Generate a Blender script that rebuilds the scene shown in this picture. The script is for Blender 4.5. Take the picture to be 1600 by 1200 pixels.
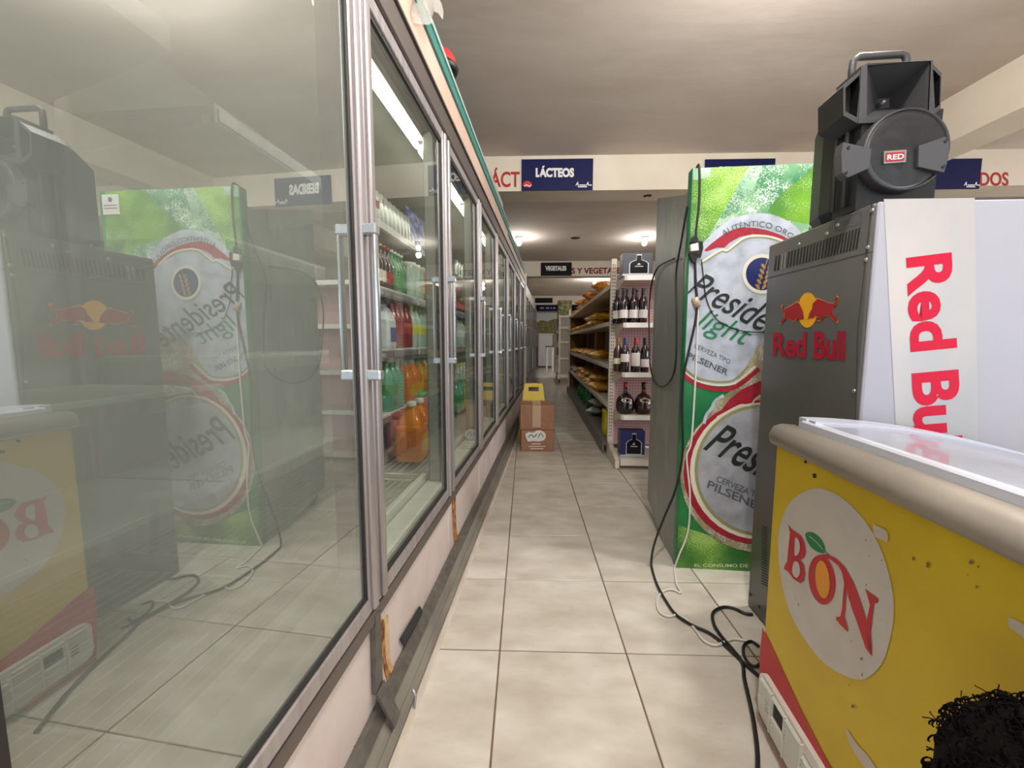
import bpy, bmesh, math, random
from math import radians, sin, cos, tan, atan, pi, sqrt
from mathutils import Vector, Matrix, Euler
from mathutils.geometry import tessellate_polygon
random.seed(7)
SC = bpy.context.scene
for o in list(bpy.data.objects): bpy.data.objects.remove(o)

# ------------------------------------------------------------------ camera, world, big lights, exposure
FPX = 650.0
EYE = 1.1
PITCH = math.atan(65.5/FPX)
YAW = radians(1.85)
cd = bpy.data.cameras.new('camera'); cam = bpy.data.objects.new('camera', cd)
SC.collection.objects.link(cam); SC.camera = cam
cd.sensor_width = 36; cd.sensor_fit = 'HORIZONTAL'; cd.lens = 36*FPX/1600
cd.clip_start = .02; cd.clip_end = 200
cam.location = (0, 0, EYE); cam.rotation_euler = (pi/2-PITCH, 0, YAW)
CR = cam.rotation_euler.to_matrix()

world = bpy.data.worlds.new('sky'); SC.world = world; world.use_nodes = True
wn = world.node_tree.nodes; wl = world.node_tree.links
bg = wn['Background']; bg.inputs[0].default_value = (.72, .85, 1, 1); bg.inputs[1].default_value = 1.0
SC.view_settings.view_transform = 'Standard'; SC.view_settings.look = 'None'
SC.view_settings.gamma = 1; SC.view_settings.use_curve_mapping = False
SC.view_settings.exposure = 0.6
SC.cycles.use_denoising = True
SC.cycles.max_bounces = 10; SC.cycles.transparent_max_bounces = 24
SC.cycles.sample_clamp_indirect = 4
SC.cycles.caustics_reflective = False; SC.cycles.caustics_refractive = False

def area(name, loc, rot, sx, sy, power, col):
    d = bpy.data.lights.new(name, 'AREA'); d.shape = 'RECTANGLE'; d.size = sx; d.size_y = sy
    d.energy = power; d.color = col
    o = bpy.data.objects.new(name, d); o.location = loc; o.rotation_euler = rot
    SC.collection.objects.link(o); return o
area('daylight_shopfront', (1.6, -3.4, 1.5), (pi/2, 0, 0), 6.4, 2.6, 26, (1, .97, .95))
area('daylight_side_window', (7.9, 0, 1.5), (0, pi/2, 0), 1.5, 6, 120, (.98, .98, 1))
area('added_fill_left', (-2.4, -2.1, 1.5), (0, -pi/2, 0), 2.2, 2.2, 46, (1, .98, .96))  # added fill light from the left; the wall has no window here

# ------------------------------------------------------------------ frames and rays
class Fr:
    """horizontal frame through the camera's foot; l runs right, t runs forward, turned a degrees right of world Y"""
    def __init__(s, a):
        s.a = radians(a); s.el = Vector((cos(s.a), -sin(s.a), 0)); s.et = Vector((sin(s.a), cos(s.a), 0))
    def w(s, l, t, z=0): return s.el*l + s.et*t + Vector((0, 0, z))
    def ray(s, px, py):
        d = CR @ Vector(((px-800)/FPX, -(py-600)/FPX, -1)); return d.dot(s.el), d.dot(s.et), d.z
    def hl(s, px, py, l):
        a, b, c = s.ray(px, py); k = l/a; return Vector((l, k*b, EYE+k*c))
    def ht(s, px, py, t):
        a, b, c = s.ray(px, py); k = t/b; return Vector((k*a, t, EYE+k*c))
    def hz(s, px, py, z):
        a, b, c = s.ray(px, py); k = (z-EYE)/c; return Vector((k*a, k*b, z))
    def of(s, w): return Vector((w.dot(s.el), w.dot(s.et), w.z))
FB = Fr(0)        # the building and the floor tiles
FU = Fr(3.77)     # the run of glass door coolers
FG = Fr(1.67)     # the gondola shelves

# ------------------------------------------------------------------ materials
def s2l(c): return tuple(((x/255/12.92) if x/255 <= .04045 else ((x/255+.055)/1.055)**2.4) for x in c)
MATS = {}
def mat(name, rgb, rough=.5, metal=0, emit=0, noise=0, nscale=8, rgb2=None, bump=0, bscale=60, spec=.5, stretch=None, rand=0, coat=0, lo=.35, hi=.65, detail=5):
    m = bpy.data.materials.new(name); m.use_nodes = True; n = m.node_tree.nodes; k = m.node_tree.links
    b = n['Principled BSDF']; c = s2l(rgb)
    b.inputs['Base Color'].default_value = (*c, 1); b.inputs['Roughness'].default_value = rough
    b.inputs['Metallic'].default_value = metal; b.inputs['Specular IOR Level'].default_value = spec
    if coat: b.inputs['Coat Weight'].default_value = coat; b.inputs['Coat Roughness'].default_value = .05
    if emit: b.inputs['Emission Color'].default_value = (*c, 1); b.inputs['Emission Strength'].default_value = emit
    tc = n.new('ShaderNodeTexCoord'); mp = n.new('ShaderNodeMapping'); k.new(tc.outputs['Object'], mp.inputs[0])
    if stretch: mp.inputs['Scale'].default_value = stretch
    if rgb2:
        t = n.new('ShaderNodeTexNoise'); t.inputs['Scale'].default_value = nscale; t.inputs['Detail'].default_value = detail
        k.new(mp.outputs[0], t.inputs['Vector'])
        if rand:
            oi = n.new('ShaderNodeObjectInfo'); ma = n.new('ShaderNodeVectorMath'); ma.operation = 'ADD'
            cb = n.new('ShaderNodeMath'); cb.operation = 'MULTIPLY'; cb.inputs[1].default_value = 50
            k.new(oi.outputs['Random'], cb.inputs[0]); k.new(mp.outputs[0], ma.inputs[0]); k.new(cb.outputs[0], ma.inputs[1])
            k.new(ma.outputs[0], t.inputs['Vector'])
        r = n.new('ShaderNodeValToRGB'); r.color_ramp.elements[0].position = lo; r.color_ramp.elements[1].position = hi
        r.color_ramp.elements[0].color = (*c, 1); r.color_ramp.elements[1].color = (*s2l(rgb2), 1)
        k.new(t.outputs[0], r.inputs[0]); k.new(r.outputs[0], b.inputs['Base Color'])
    if bump:
        t2 = n.new('ShaderNodeTexNoise'); t2.inputs['Scale'].default_value = bscale; t2.inputs['Detail'].default_value = 6
        bp = n.new('ShaderNodeBump'); bp.inputs['Strength'].default_value = bump; bp.inputs['Distance'].default_value = .01
        k.new(mp.outputs[0], t2.inputs['Vector']); k.new(t2.outputs[0], bp.inputs['Height']); k.new(bp.outputs[0], b.inputs['Normal'])
    MATS[name] = m; return m
def clearmat(name, tint, refl, haze, hazecol, rough=.0, scale=2.0):
    """a pane: clear through, a mirror coat of reflectance refl growing to grazing, and a film of dust and mist"""
    m = bpy.data.materials.new(name); m.use_nodes = True; n = m.node_tree.nodes; k = m.node_tree.links
    n.remove(n['Principled BSDF']); out = n['Material Output']
    tr = n.new('ShaderNodeBsdfTransparent'); tr.inputs[0].default_value = (*tint, 1)
    gl = n.new('ShaderNodeBsdfGlossy'); gl.inputs['Roughness'].default_value = rough
    gl.inputs['Color'].default_value = (.93, .97, .95, 1)
    df = n.new('ShaderNodeBsdfDiffuse'); df.inputs[0].default_value = (*s2l(hazecol), 1)
    lw = n.new('ShaderNodeLayerWeight'); lw.inputs[0].default_value = .35
    mr = n.new('ShaderNodeMapRange'); mr.inputs[3].default_value = refl; mr.inputs[4].default_value = min(.95, refl+.45)
    k.new(lw.outputs['Facing'], mr.inputs[0])
    mr.inputs[1].default_value = .2
    m1 = n.new('ShaderNodeMixShader'); m2 = n.new('ShaderNodeMixShader')
    t = n.new('ShaderNodeTexNoise'); t.inputs['Scale'].default_value = scale; t.inputs['Detail'].default_value = 4
    tc = n.new('ShaderNodeTexCoord'); k.new(tc.outputs['Object'], t.inputs['Vector'])
    r2 = n.new('ShaderNodeMapRange'); r2.inputs[1].default_value = .3; r2.inputs[2].default_value = .7
    r2.inputs[3].default_value = haze*.7; r2.inputs[4].default_value = haze*1.3
    k.new(t.outputs[0], r2.inputs[0])
    k.new(mr.outputs[0], m1.inputs[0]); k.new(tr.outputs[0], m1.inputs[1]); k.new(gl.outputs[0], m1.inputs[2])
    k.new(r2.outputs[0], m2.inputs[0]); k.new(m1.outputs[0], m2.inputs[1]); k.new(df.outputs[0], m2.inputs[2])
    k.new(m2.outputs[0], out.inputs[0]); MATS[name] = m; return m
def speck(name, c0, c1, c2, big=3, fine=220, fr=.42, rough=.4):
    m = mat(name, c0, rough, rgb2=c1, nscale=big, lo=.36, hi=.64); n = m.node_tree.nodes; k = m.node_tree.links; b = n['Principled BSDF']
    src = b.inputs['Base Color'].links[0].from_socket
    v = n.new('ShaderNodeTexNoise'); v.inputs['Scale'].default_value = fine; v.inputs['Detail'].default_value = 2
    w = n.new('ShaderNodeTexNoise'); w.inputs['Scale'].default_value = big*1.7
    tc = n.new('ShaderNodeTexCoord'); k.new(tc.outputs['Object'], v.inputs['Vector']); k.new(tc.outputs['Object'], w.inputs['Vector'])
    mu = n.new('ShaderNodeMath'); mu.operation = 'MULTIPLY'; k.new(v.outputs[0], mu.inputs[0]); k.new(w.outputs[0], mu.inputs[1])
    r = n.new('ShaderNodeMapRange'); r.inputs[1].default_value = fr*.62; r.inputs[2].default_value = fr*.86; k.new(mu.outputs[0], r.inputs[0])
    mx = n.new('ShaderNodeMixRGB'); k.new(r.outputs[0], mx.inputs[0]); k.new(src, mx.inputs[1]); mx.inputs[2].default_value = (*s2l(c2), 1)
    k.new(mx.outputs[0], b.inputs['Base Color']); return m
def M(n): return MATS[n]

# ------------------------------------------------------------------ mesh building
class B:
    def __init__(s): s.v = []; s.f = []; s.sm = []
    def add(s, vs, fs, smooth=False):
        o = len(s.v); s.v += [Vector(v) for v in vs]; s.f += [tuple(i+o for i in f) for f in fs]; s.sm += [smooth]*len(fs); return s
    def bm(s, bm, smooth=False):
        bm.verts.index_update()
        s.add([v.co.copy() for v in bm.verts], [[v.index for v in f.verts] for f in bm.faces], smooth); bm.free(); return s
    def box(s, x0, x1, y0, y1, z0, z1, bev=0, seg=1):
        x0, x1 = min(x0, x1), max(x0, x1); y0, y1 = min(y0, y1), max(y0, y1); z0, z1 = min(z0, z1), max(z0, z1)
        if not bev:
            return s.add([(x0,y0,z0),(x1,y0,z0),(x1,y1,z0),(x0,y1,z0),(x0,y0,z1),(x1,y0,z1),(x1,y1,z1),(x0,y1,z1)],
                  [(0,3,2,1),(4,5,6,7),(0,1,5,4),(1,2,6,5),(2,3,7,6),(3,0,4,7)])
        b = bmesh.new(); bmesh.ops.create_cube(b, size=1)
        for v in b.verts: v.co = Vector((x0+(v.co.x+.5)*(x1-x0), y0+(v.co.y+.5)*(y1-y0), z0+(v.co.z+.5)*(z1-z0)))
        bmesh.ops.bevel(b, geom=b.edges[:]+b.verts[:], offset=bev, segments=seg, profile=.5, affect='EDGES')
        return s.bm(b, seg > 1)
    def hexa(s, p):   # eight corners, bottom four then top four
        return s.add(p, [(0,3,2,1),(4,5,6,7),(0,1,5,4),(1,2,6,5),(2,3,7,6),(3,0,4,7)])
    def prism(s, poly, d, smooth=False):   # poly: 3D points, extruded by vector d
        poly = [Vector(p) for p in poly]; d = Vector(d); n = len(poly)
        tri = tessellate_polygon([poly])
        s.add(poly+[p+d for p in poly], [tuple(t) for t in tri]+[tuple(i+n for i in reversed(t)) for t in tri], False)
        o = len(s.v)-2*n
        for i in range(n):
            j = (i+1) % n; s.f.append((o+i, o+j, o+n+j, o+n+i)); s.sm.append(smooth)
        return s
    def flat(s, poly):
        poly = [Vector(p) for p in poly]
        return s.add(poly, [tuple(t) for t in tessellate_polygon([poly])])
    def tube(s, pts, r, n=8, closed=False, cap=True):
        pts = [Vector(p) for p in pts]; m = len(pts); rr = r if isinstance(r, (list, tuple)) else [r]*m
        rings = []; up = None
        for i, p in enumerate(pts):
            if closed: d = pts[(i+1) % m]-pts[i-1]
            else: d = pts[min(i+1, m-1)]-pts[max(i-1, 0)]
            if d.length < 1e-9: d = Vector((0, 0, 1))
            d.normalize()
            if up is None: up = d.orthogonal().normalized()
            else:
                up = up-d*up.dot(d)
                up = up.normalized() if up.length > 1e-6 else d.orthogonal().normalized()
            sd = d.cross(up); rings.append([p+(up*cos(2*pi*k/n)+sd*sin(2*pi*k/n))*rr[i] for k in range(n)])
        vs = [v for q in rings for v in q]; fs = []
        for i in range(m if closed else m-1):
            a = i*n; b = ((i+1) % m)*n
            for k in range(n): fs.append((a+k, a+(k+1) % n, b+(k+1) % n, b+k))
        s.add(vs, fs, True)
        if cap and not closed:
            o = len(s.v)-len(vs)
            s.f.append(tuple(o+k for k in reversed(range(n)))); s.sm.append(False)
            s.f.append(tuple(o+(m-1)*n+k for k in range(n))); s.sm.append(False)
        return s
    def lathe(s, prof, c=(0, 0, 0), n=20, axis='z', a0=0, a1=2*pi):   # prof: (r, h)
        c = Vector(c); vs = []; m = len(prof); full = abs(a1-a0-2*pi) < 1e-6; q = n if full else n+1
        for r, h in prof:
            for k in range(q):
                a = a0+(a1-a0)*k/n; x, y = r*cos(a), r*sin(a)
                vs.append(c+(Vector((x, y, h)) if axis == 'z' else Vector((h, x, y)) if axis == 'x' else Vector((x, h, y))))
        fs = []
        for i in range(m-1):
            for k in range(n): k2 = (k+1) % q; fs.append((i*q+k, i*q+k2, (i+1)*q+k2, (i+1)*q+k))
        return s.add(vs, fs, True)
    def cyl(s, p0, p1, r, n=16): return s.tube([p0, p1], r, n)

INFO = {}
def thing(name, label, cat, fr, base, group=None, rot=0):
    o = bpy.data.objects.new(name, None); SC.collection.objects.link(o); o.empty_display_size = .1
    o.location = fr.w(*base); o.rotation_euler = (0, 0, -fr.a+rot)
    o['label'] = label; o['category'] = cat
    if group: o['group'] = group
    INFO[o.name] = Vector(base); return o
def mesh_of(name, b, m, base=Vector((0, 0, 0))):
    me = bpy.data.meshes.new(name); me.from_pydata([v-base for v in b.v], [], b.f)
    me.polygons.foreach_set('use_smooth', b.sm); me.materials.append(M(m) if isinstance(m, str) else m)
    bm = bmesh.new(); bm.from_mesh(me)
    if len(bm.faces) < 60000: bmesh.ops.recalc_face_normals(bm, faces=bm.faces)
    bm.to_mesh(me); bm.free()
    return me
def part(name, b, m, parent, label=None, stuff=False):
    base = INFO[parent.name]; o = bpy.data.objects.new(name, mesh_of(name, b, m, base))
    SC.collection.objects.link(o); o.parent = parent; INFO[o.name] = base
    if label: o['label'] = label
    if stuff: o['kind'] = 'stuff'
    return o
def solo(name, b, m, fr, base, label, cat, group=None):
    base = Vector(base); o = bpy.data.objects.new(name, mesh_of(name, b, m, base)); SC.collection.objects.link(o)
    o.location = fr.w(*base); o.rotation_euler = (0, 0, -fr.a); o['label'] = label; o['category'] = cat
    if group: o['group'] = group
    INFO[o.name] = base; return o
def struct(name, b, m, fr=FB, base=(0, 0, 0)):
    base = Vector(base); o = bpy.data.objects.new(name, mesh_of(name, b, m, base)); SC.collection.objects.link(o)
    o.location = fr.w(*base); o.rotation_euler = (0, 0, -fr.a); o['kind'] = 'structure'; INFO[o.name] = base; return o
def dup(root, loc, rotz=None, label=None, group=None, scale=None):
    r = root.copy(); SC.collection.objects.link(r); r.location = loc
    if rotz is not None: r.rotation_euler = (0, 0, rotz)
    if scale: r.scale = scale
    if label: r['label'] = label
    if group: r['group'] = group
    for ch in root.children:
        c = ch.copy(); SC.collection.objects.link(c); c.parent = r
        for g in ch.children:
            d = g.copy(); SC.collection.objects.link(d); d.parent = c
    return r
FIRST = {}
def place(make, fr, pos, label, group=None, rot=0, scale=None):
    """first call builds, later calls copy"""
    key = make.__name__+str(getattr(make, 'key', ''))
    if key not in FIRST:
        FIRST[key] = make(); r = FIRST[key]; r['label'] = label
        if group: r['group'] = group
        r.location = fr.w(*pos); r.rotation_euler = (0, 0, -fr.a+rot)
        if scale: r.scale = scale
        return r
    return dup(FIRST[key], fr.w(*pos), -fr.a+rot, label, group, scale if scale else (1, 1, 1))
ORD = ['first','second','third','fourth','fifth','sixth','seventh','eighth','ninth','tenth','eleventh','twelfth','thirteenth','fourteenth']

# ------------------------------------------------------------------ lettering
def text_mesh(s, bold=.0, shear=0, spacing=1.0):
    c = bpy.data.curves.new('t', 'FONT'); c.body = s; c.size = 1; c.offset = bold; c.shear = shear; c.space_character = spacing
    c.resolution_u = 4
    o = bpy.data.objects.new('t', c); SC.collection.objects.link(o)
    dg = bpy.context.evaluated_depsgraph_get(); me = bpy.data.meshes.new_from_object(o.evaluated_get(dg))
    vs = [v.co.copy() for v in me.vertices]; fs = [tuple(p.vertices) for p in me.polygons]
    bpy.data.objects.remove(o); bpy.data.curves.remove(c); bpy.data.meshes.remove(me)
    x0 = min(v.x for v in vs); x1 = max(v.x for v in vs); y0 = min(v.y for v in vs); y1 = max(v.y for v in vs)
    return [((v.x-x0)/(x1-x0), (v.y-y0)/max(1e-6, y1-y0)) for v in vs], fs
def text_quad(b, s, q, hit, bold=.0, shear=0, spacing=1.0):
    """q: pixel corners start-bottom, end-bottom, end-top, start-top; hit(px,py) -> point on the printed face"""
    uv, fs = text_mesh(s, bold, shear, spacing); vs = []
    for u, v in uv:
        x = (q[0][0]*(1-u)+q[1][0]*u)*(1-v)+(q[3][0]*(1-u)+q[2][0]*u)*v
        y = (q[0][1]*(1-u)+q[1][1]*u)*(1-v)+(q[3][1]*(1-u)+q[2][1]*u)*v
        vs.append(hit(x, y))
    b.add(vs, fs); return b
def text_rect(b, s, o, ux, uz, bold=.0, shear=0, spacing=1.0):
    """o: lower left corner, ux: whole width vector, uz: whole height vector"""
    uv, fs = text_mesh(s, bold, shear, spacing); o = Vector(o); ux = Vector(ux); uz = Vector(uz)
    b.add([o+ux*u+uz*v for u, v in uv], fs); return b
def smooth_poly(pts, closed=True, k=4):
    out = []; n = len(pts); pts = [Vector(p) for p in pts]
    rng = range(n) if closed else range(n-1)
    for i in rng:
        p0 = pts[i-1] if closed or i > 0 else pts[0]; p1 = pts[i]; p2 = pts[(i+1) % n]
        p3 = pts[(i+2) % n] if closed or i+2 < n else pts[-1]
        for j in range(k):
            t = j/k; out.append(.5*((2*p1)+(-p0+p2)*t+(2*p0-5*p1+4*p2-p3)*t*t+(-p0+3*p1-3*p2+p3)*t**3))
    if not closed: out.append(pts[-1])
    return out
def stroke(b, pts, w, hit, k=4):
    """a flat ribbon of pixel width w along pixel points on a face"""
    p = smooth_poly([(x, y, 0) for x, y in pts], False, k); n = len(p); L = []; R = []
    for i in range(n):
        d = p[min(i+1, n-1)]-p[max(i-1, 0)]; d = Vector((-d.y, d.x, 0)).normalized()
        ww = w(i/(n-1)) if callable(w) else w
        L.append(hit(*(p[i]+d*ww/2).xy)); R.append(hit(*(p[i]-d*ww/2).xy))
    b.add(L+R, [(i, i+1, n+i+1, n+i) for i in range(n-1)]); return b
# ------------------------------------------------------------------ material list
mat('ceiling_paint', (206,194,184), .9, rgb2=(196,183,172), nscale=1.3, bump=.22, bscale=5, stretch=(1,2,1))
mat('beam_paint', (226,216,198), .85, rgb2=(216,204,186), nscale=2)
mat('wall_paint', (214,206,190), .85, rgb2=(200,192,178), nscale=1.5)
mat('tile_beige', (224,219,209), .2, rgb2=(190,181,168), nscale=5, stretch=(1,1.8,1), rand=1, bump=.08, bscale=35, lo=.28, hi=.74, detail=12)
mat('grout', (112,92,74), .8)
mat('alu', (186,180,182), .36, .55, rgb2=(164,157,158), nscale=40, stretch=(1,1,.05))
mat('alu_dark', (112,104,100), .42, .6)
mat('gasket', (40,38,38), .6)
mat('mullion_grey', (140,140,134), .5)
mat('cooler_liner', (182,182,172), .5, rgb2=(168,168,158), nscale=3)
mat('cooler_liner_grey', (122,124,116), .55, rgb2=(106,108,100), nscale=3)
mat('shelf_white', (206,206,198), .4)
mat('wire', (210,206,196), .35, .3)
mat('enamel_pink', (228,216,212), .35, rgb2=(212,196,194), nscale=5)
mat('enamel_cream', (208,180,164), .4, rgb2=(198,170,152), nscale=4)
mat('rust_pale', (206,160,104), .8, rgb2=(224,196,160), nscale=40)
mat('rust', (120,66,30), .9, rgb2=(196,140,72), nscale=40, lo=.4, hi=.6)
mat('teal', (58,122,114), .4)
mat('teal_light', (160,186,180), .4)
mat('bumper', (104,100,94), .5, .1, rgb2=(86,82,78), nscale=30)
mat('bumper_light', (140,136,126), .5, .1, rgb2=(118,114,106), nscale=20, stretch=(1,.2,1))
mat('black', (16,15,15), .5)
mat('handle_metal', (196,200,204), .25, .8)
mat('tube_light', (255,252,236), .5, emit=9)
mat('bulb', (255,246,230), .5, emit=30)
mat('sign_blue', (12,16,70), .55, spec=.25)
mat('paint_darkred', (120,24,28), .8)
mat('sign_black', (20,14,26), .6, spec=.2)
mat('print_white', (232,230,226), .5)
mat('paint_red', (176,44,40), .8)
mat('logo_red', (206,40,44), .5)
mat('rb_grey', (88,87,85), .38, .2)
mat('rb_white', (178,179,190), .4, rgb2=(170,171,183), nscale=1)
mat('rb_strip', (180,184,190), .3, .3, rgb2=(206,198,192), nscale=3, stretch=(1,1,.5))
mat('rb_red', (204,2,54), .5, spec=.3)
mat('rb_darkred', (166,8,42), .5, spec=.3)
mat('rb_gold', (240,176,10), .45)
mat('bull_red', (160,14,30), .5)
mat('slot_black', (24,22,22), .7)
mat('screw', (170,168,164), .3, .8)
mat('yellow', (212,182,0), .45, rgb2=(204,172,0), nscale=6)
mat('bon_white', (206,200,192), .5, rgb2=(196,190,184), nscale=10)
mat('bon_red', (186,22,36), .5)
mat('bon_orange', (226,150,24), .5)
mat('leaf_green', (0,120,60), .5)
mat('rim_grey', (158,150,140), .45, rgb2=(150,142,132), nscale=10)
mat('abs_white', (224,222,214), .4)
mat('scuff', (120,104,74), .8)
mat('primer', (196,186,170), .6)
mat('lid_white', (214,218,232), .25)
mat('pres_green', (16,112,58), .4, rgb2=(134,190,40), nscale=3.2, lo=.34, hi=.66)
mat('pres_deep', (10,104,66), .4, rgb2=(34,140,70), nscale=6)
mat('frost', (232,240,228), .45, rgb2=(96,150,112), nscale=70, lo=.42, hi=.7, detail=3)
mat('frost_brown', (190,180,150), .5, rgb2=(120,112,84), nscale=80, lo=.4, hi=.65)
mat('label_pale', (196,204,218), .45, rgb2=(164,174,188), nscale=14, lo=.4, hi=.68)
mat('label_pale2', (176,178,188), .45, rgb2=(146,150,158), nscale=12, lo=.4, hi=.68)
mat('label_red', (172,34,56), .45, rgb2=(150,30,48), nscale=60)
mat('olive', (150,152,104), .5)
mat('cream', (228,224,206), .5)
mat('ink', (34,40,40), .5)
mat('ink_green', (40,124,84), .5)
mat('ink_grey', (86,92,100), .5)
mat('navy', (28,40,100), .4)
mat('gold', (190,150,80), .4, .3)
mat('galvanised', (136,140,135), .45, .2, rgb2=(168,172,168), nscale=9, stretch=(1,1,.45), lo=.5, hi=.85)
mat('spk', (62,62,64), .42, bump=.15, bscale=400)
mat('spk_dark', (24,24,25), .5)
mat('spk_pad', (74,74,78), .38)
mat('grille_metal', (128,130,133), .3, .6)
mat('cone_glint', (150,152,152), .3, .6)
mat('cardboard', (168,124,96), .8, rgb2=(154,110,84), nscale=6, stretch=(1,1,.3))
mat('tape', (190,160,136), .25)
mat('caution_yellow', (228,196,52), .45)
mat('shelf_cream', (220,210,196), .5, rgb2=(206,194,180), nscale=8)
mat('pegboard', (196,158,158), .7)
mat('peg_hole', (96,62,64), .9)
mat('back_brown', (146,104,56), .8, rgb2=(120,84,44), nscale=3)
mat('grey_steel', (118,116,108), .5, .2)
mat('wine_dark', (30,16,20), .12, coat=.5)
mat('wine_label', (214,206,204), .7)
mat('foil_black', (22,18,20), .3)
mat('foil_blue', (48,44,120), .3)
mat('foil_red', (150,24,36), .3)
mat('foil_gold', (150,120,60), .3, .5)
mat('whisky', (54,22,14), .1, coat=.6)
mat('box_navy', (30,40,92), .4)
mat('box_charcoal', (52,54,66), .4)
mat('box_silver', (196,198,206), .3, .3)
mat('decanter', (12,12,18), .2)
mat('chips', (212,142,30), .35, rgb2=(232,186,64), nscale=24, rand=1, lo=.4, hi=.6)
mat('chips2', (196,96,28), .35, rgb2=(224,170,60), nscale=26, rand=1, lo=.4, hi=.6)
mat('bag_white', (208,204,192), .4, rgb2=(184,180,168), nscale=20, rand=1)
mat('pack_yellow', (226,214,20), .4)
mat('pet_green', (36,132,76), .15, coat=.4)
mat('pet_teal', (90,170,140), .2, coat=.4)
mat('can_silver', (206,208,206), .28, .55)
mat('can_print', (170,40,46), .4)
mat('bag_blue', (64,70,170), .25, rgb2=(188,198,226), nscale=22, rand=1, lo=.42, hi=.6)
mat('cola_red', (150,20,34), .25, coat=.4)
mat('cola_dark', (50,18,18), .15, coat=.5)
mat('bottle_amber', (64,34,14), .12, coat=.5)
mat('label_cream', (224,212,190), .6)
mat('juice_yellow', (226,170,20), .2, coat=.4)
mat('juice_orange', (226,120,16), .2, coat=.4)
mat('pet_clear', (176,196,184), .12, coat=.5)
mat('cap_green', (60,150,84), .4)
mat('cap_yellow', (198,200,64), .4)
mat('cap_red', (176,30,34), .4)
mat('cap_white', (226,226,220), .4)
mat('pink_tub', (206,120,120), .25, coat=.4)
mat('jug_white', (220,226,230), .35)
mat('jug_blue', (60,90,150), .4)
mat('orange_jar', (196,112,56), .25, coat=.3)
mat('cable_black', (20,18,18), .4)
mat('cable_white', (224,220,212), .4)
mat('hair', (12,8,7), 1.0, spec=.1)
mat('skin', (104,66,48), .55)
mat('shirt', (60,60,74), .85)
mat('plastic_sheet', (212,200,190), .25)
mat('far_white', (206,206,206), .5)
mat('leafy', (88,96,44), .7, rgb2=(168,160,110), nscale=22, lo=.42, hi=.6)
mat('louvre_shade_grey', (150,152,154), .5)  # shade between the vent louvres, put into a grey colour
mat('backwall', (164,158,142), .85)
mat('frame_grey', (94,92,88), .5)
for nm, tint, rf, hz in (('cooler_glass', (.86,.92,.88), .10, .035), ('cooler_glass_misty', (.50,.56,.53), .40, .23)):
    clearmat(nm, tint, rf, hz, (170,176,168))
clearmat('lid_glass', (.8,.84,.9), .22, .35, (206,206,222), rough=.08)
clearmat('bag_film', (.8,.8,.78), .1, .3, (226,220,210), rough=.2)

# ------------------------------------------------------------------ room
CZ = 3.0
floor = struct('floor', B().box(-2.6, 8.2, -3.6, 22.6, -.12, -.004), 'grout')
TX0, TY0, TS = -.0875, 1.483-.45, .45
TX0 = FB.hz(781, 1016, 0).x; TY0 = FB.hz(781, 1016, 0).y
TS = .45
g = .0026
tb = B().box(g, TS-g, g, TS-g, -.006, 0, .0015)
tme = mesh_of('tile', tb, 'tile_beige')
def is_tile(i, j):
    return -3 <= i <= 7 and -2 <= j <= 14
for i in range(-3, 8):
    for j in range(-2, 15):
        o = bpy.data.objects.new('tile', tme); SC.collection.objects.link(o); o.parent = floor
        o.location = (TX0+i*TS, TY0+j*TS, random.uniform(-.0006, .0006))
far = B()
for i in range(-6, 19):
    for j in range(-11, 48):
        if is_tile(i, j): continue
        x, y = TX0+i*TS, TY0+j*TS
        far.add([(x+g, y+g, 0), (x+TS-g, y+g, 0), (x+TS-g, y+TS-g, 0), (x+g, y+TS-g, 0)], [(0, 1, 2, 3)])
part('far_tiles', far, 'tile_beige', floor, stuff=True)
ceil = struct('ceiling', B().box(-2.6, 8.2, -3.6, 22.6, CZ, CZ+.15), 'ceiling_paint')
D1 = FB.ht(870, 243, 1).z  # slope check only
BY1 = (CZ-EYE)/((FB.ht(870, 243, 1).z-EYE)); BY2 = (CZ-EYE)/((FB.ht(870, 408, 1).z-EYE)); BY3 = 17.5
BH = CZ-FB.ht(870, 298, BY1).z
for n_, (y, z) in enumerate(((BY1, 0), (BY2, 0), (BY3, 0))):
    struct('trim_%d' % (n_+1), B().box(-2.5, 8.1, y, y+.34, CZ-BH, CZ), 'beam_paint')
struct('trim_4', B().box(3.3, 3.63, -3.4, BY1, CZ-BH, CZ), 'beam_paint')
struct('trim_5', B().box(3.3, 3.63, BY1+.34, BY2, CZ-BH, CZ), 'beam_paint')
struct('wall_left', B().box(-2.6, -2.45, -3.6, 22.6, 0, CZ), 'wall_paint')
struct('wall_front', B().box(-2.6, 8.2, 19.6, 19.8, 0, CZ), 'backwall')
wr = B().box(8.05, 8.2, -3.6, 22.6, 0, .7).box(8.05, 8.2, -3.6, 22.6, 2.3, CZ).box(8.05, 8.2, 3.2, 17, .7, 2.3)
struct('wall_right', wr, 'wall_paint')
wb = B().box(-2.6, -1.8, -3.6, -3.45, 0, CZ).box(5.0, 8.2, -3.6, -3.45, 0, CZ).box(-1.8, 5.0, -3.6, -3.45, 2.85, CZ)
struct('wall_back', wb, 'wall_paint')
def win(n, x0, x1, y, z0, z1, axis):
    b = B(); k = 4
    for i in range(k+1):
        x = x0+(x1-x0)*i/k
        if axis == 'y': b.box(x-.03, x+.03, y-.03, y+.03, z0, z1)
        else: b.box(y-.03, y+.03, x-.03, x+.03, z0, z1)
    for z in (z0, z1):
        if axis == 'y': b.box(x0, x1, y-.03, y+.03, z-.03, z+.03)
        else: b.box(y-.03, y+.03, x0, x1, z-.03, z+.03)
    struct('window_%d' % n, b, 'frame_grey')
win(1, -1.8, 5.0, -3.5, .03, 2.85, 'y'); win(2, -3.2, 3.2, 8.1, .7, 2.3, 'x')

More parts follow.
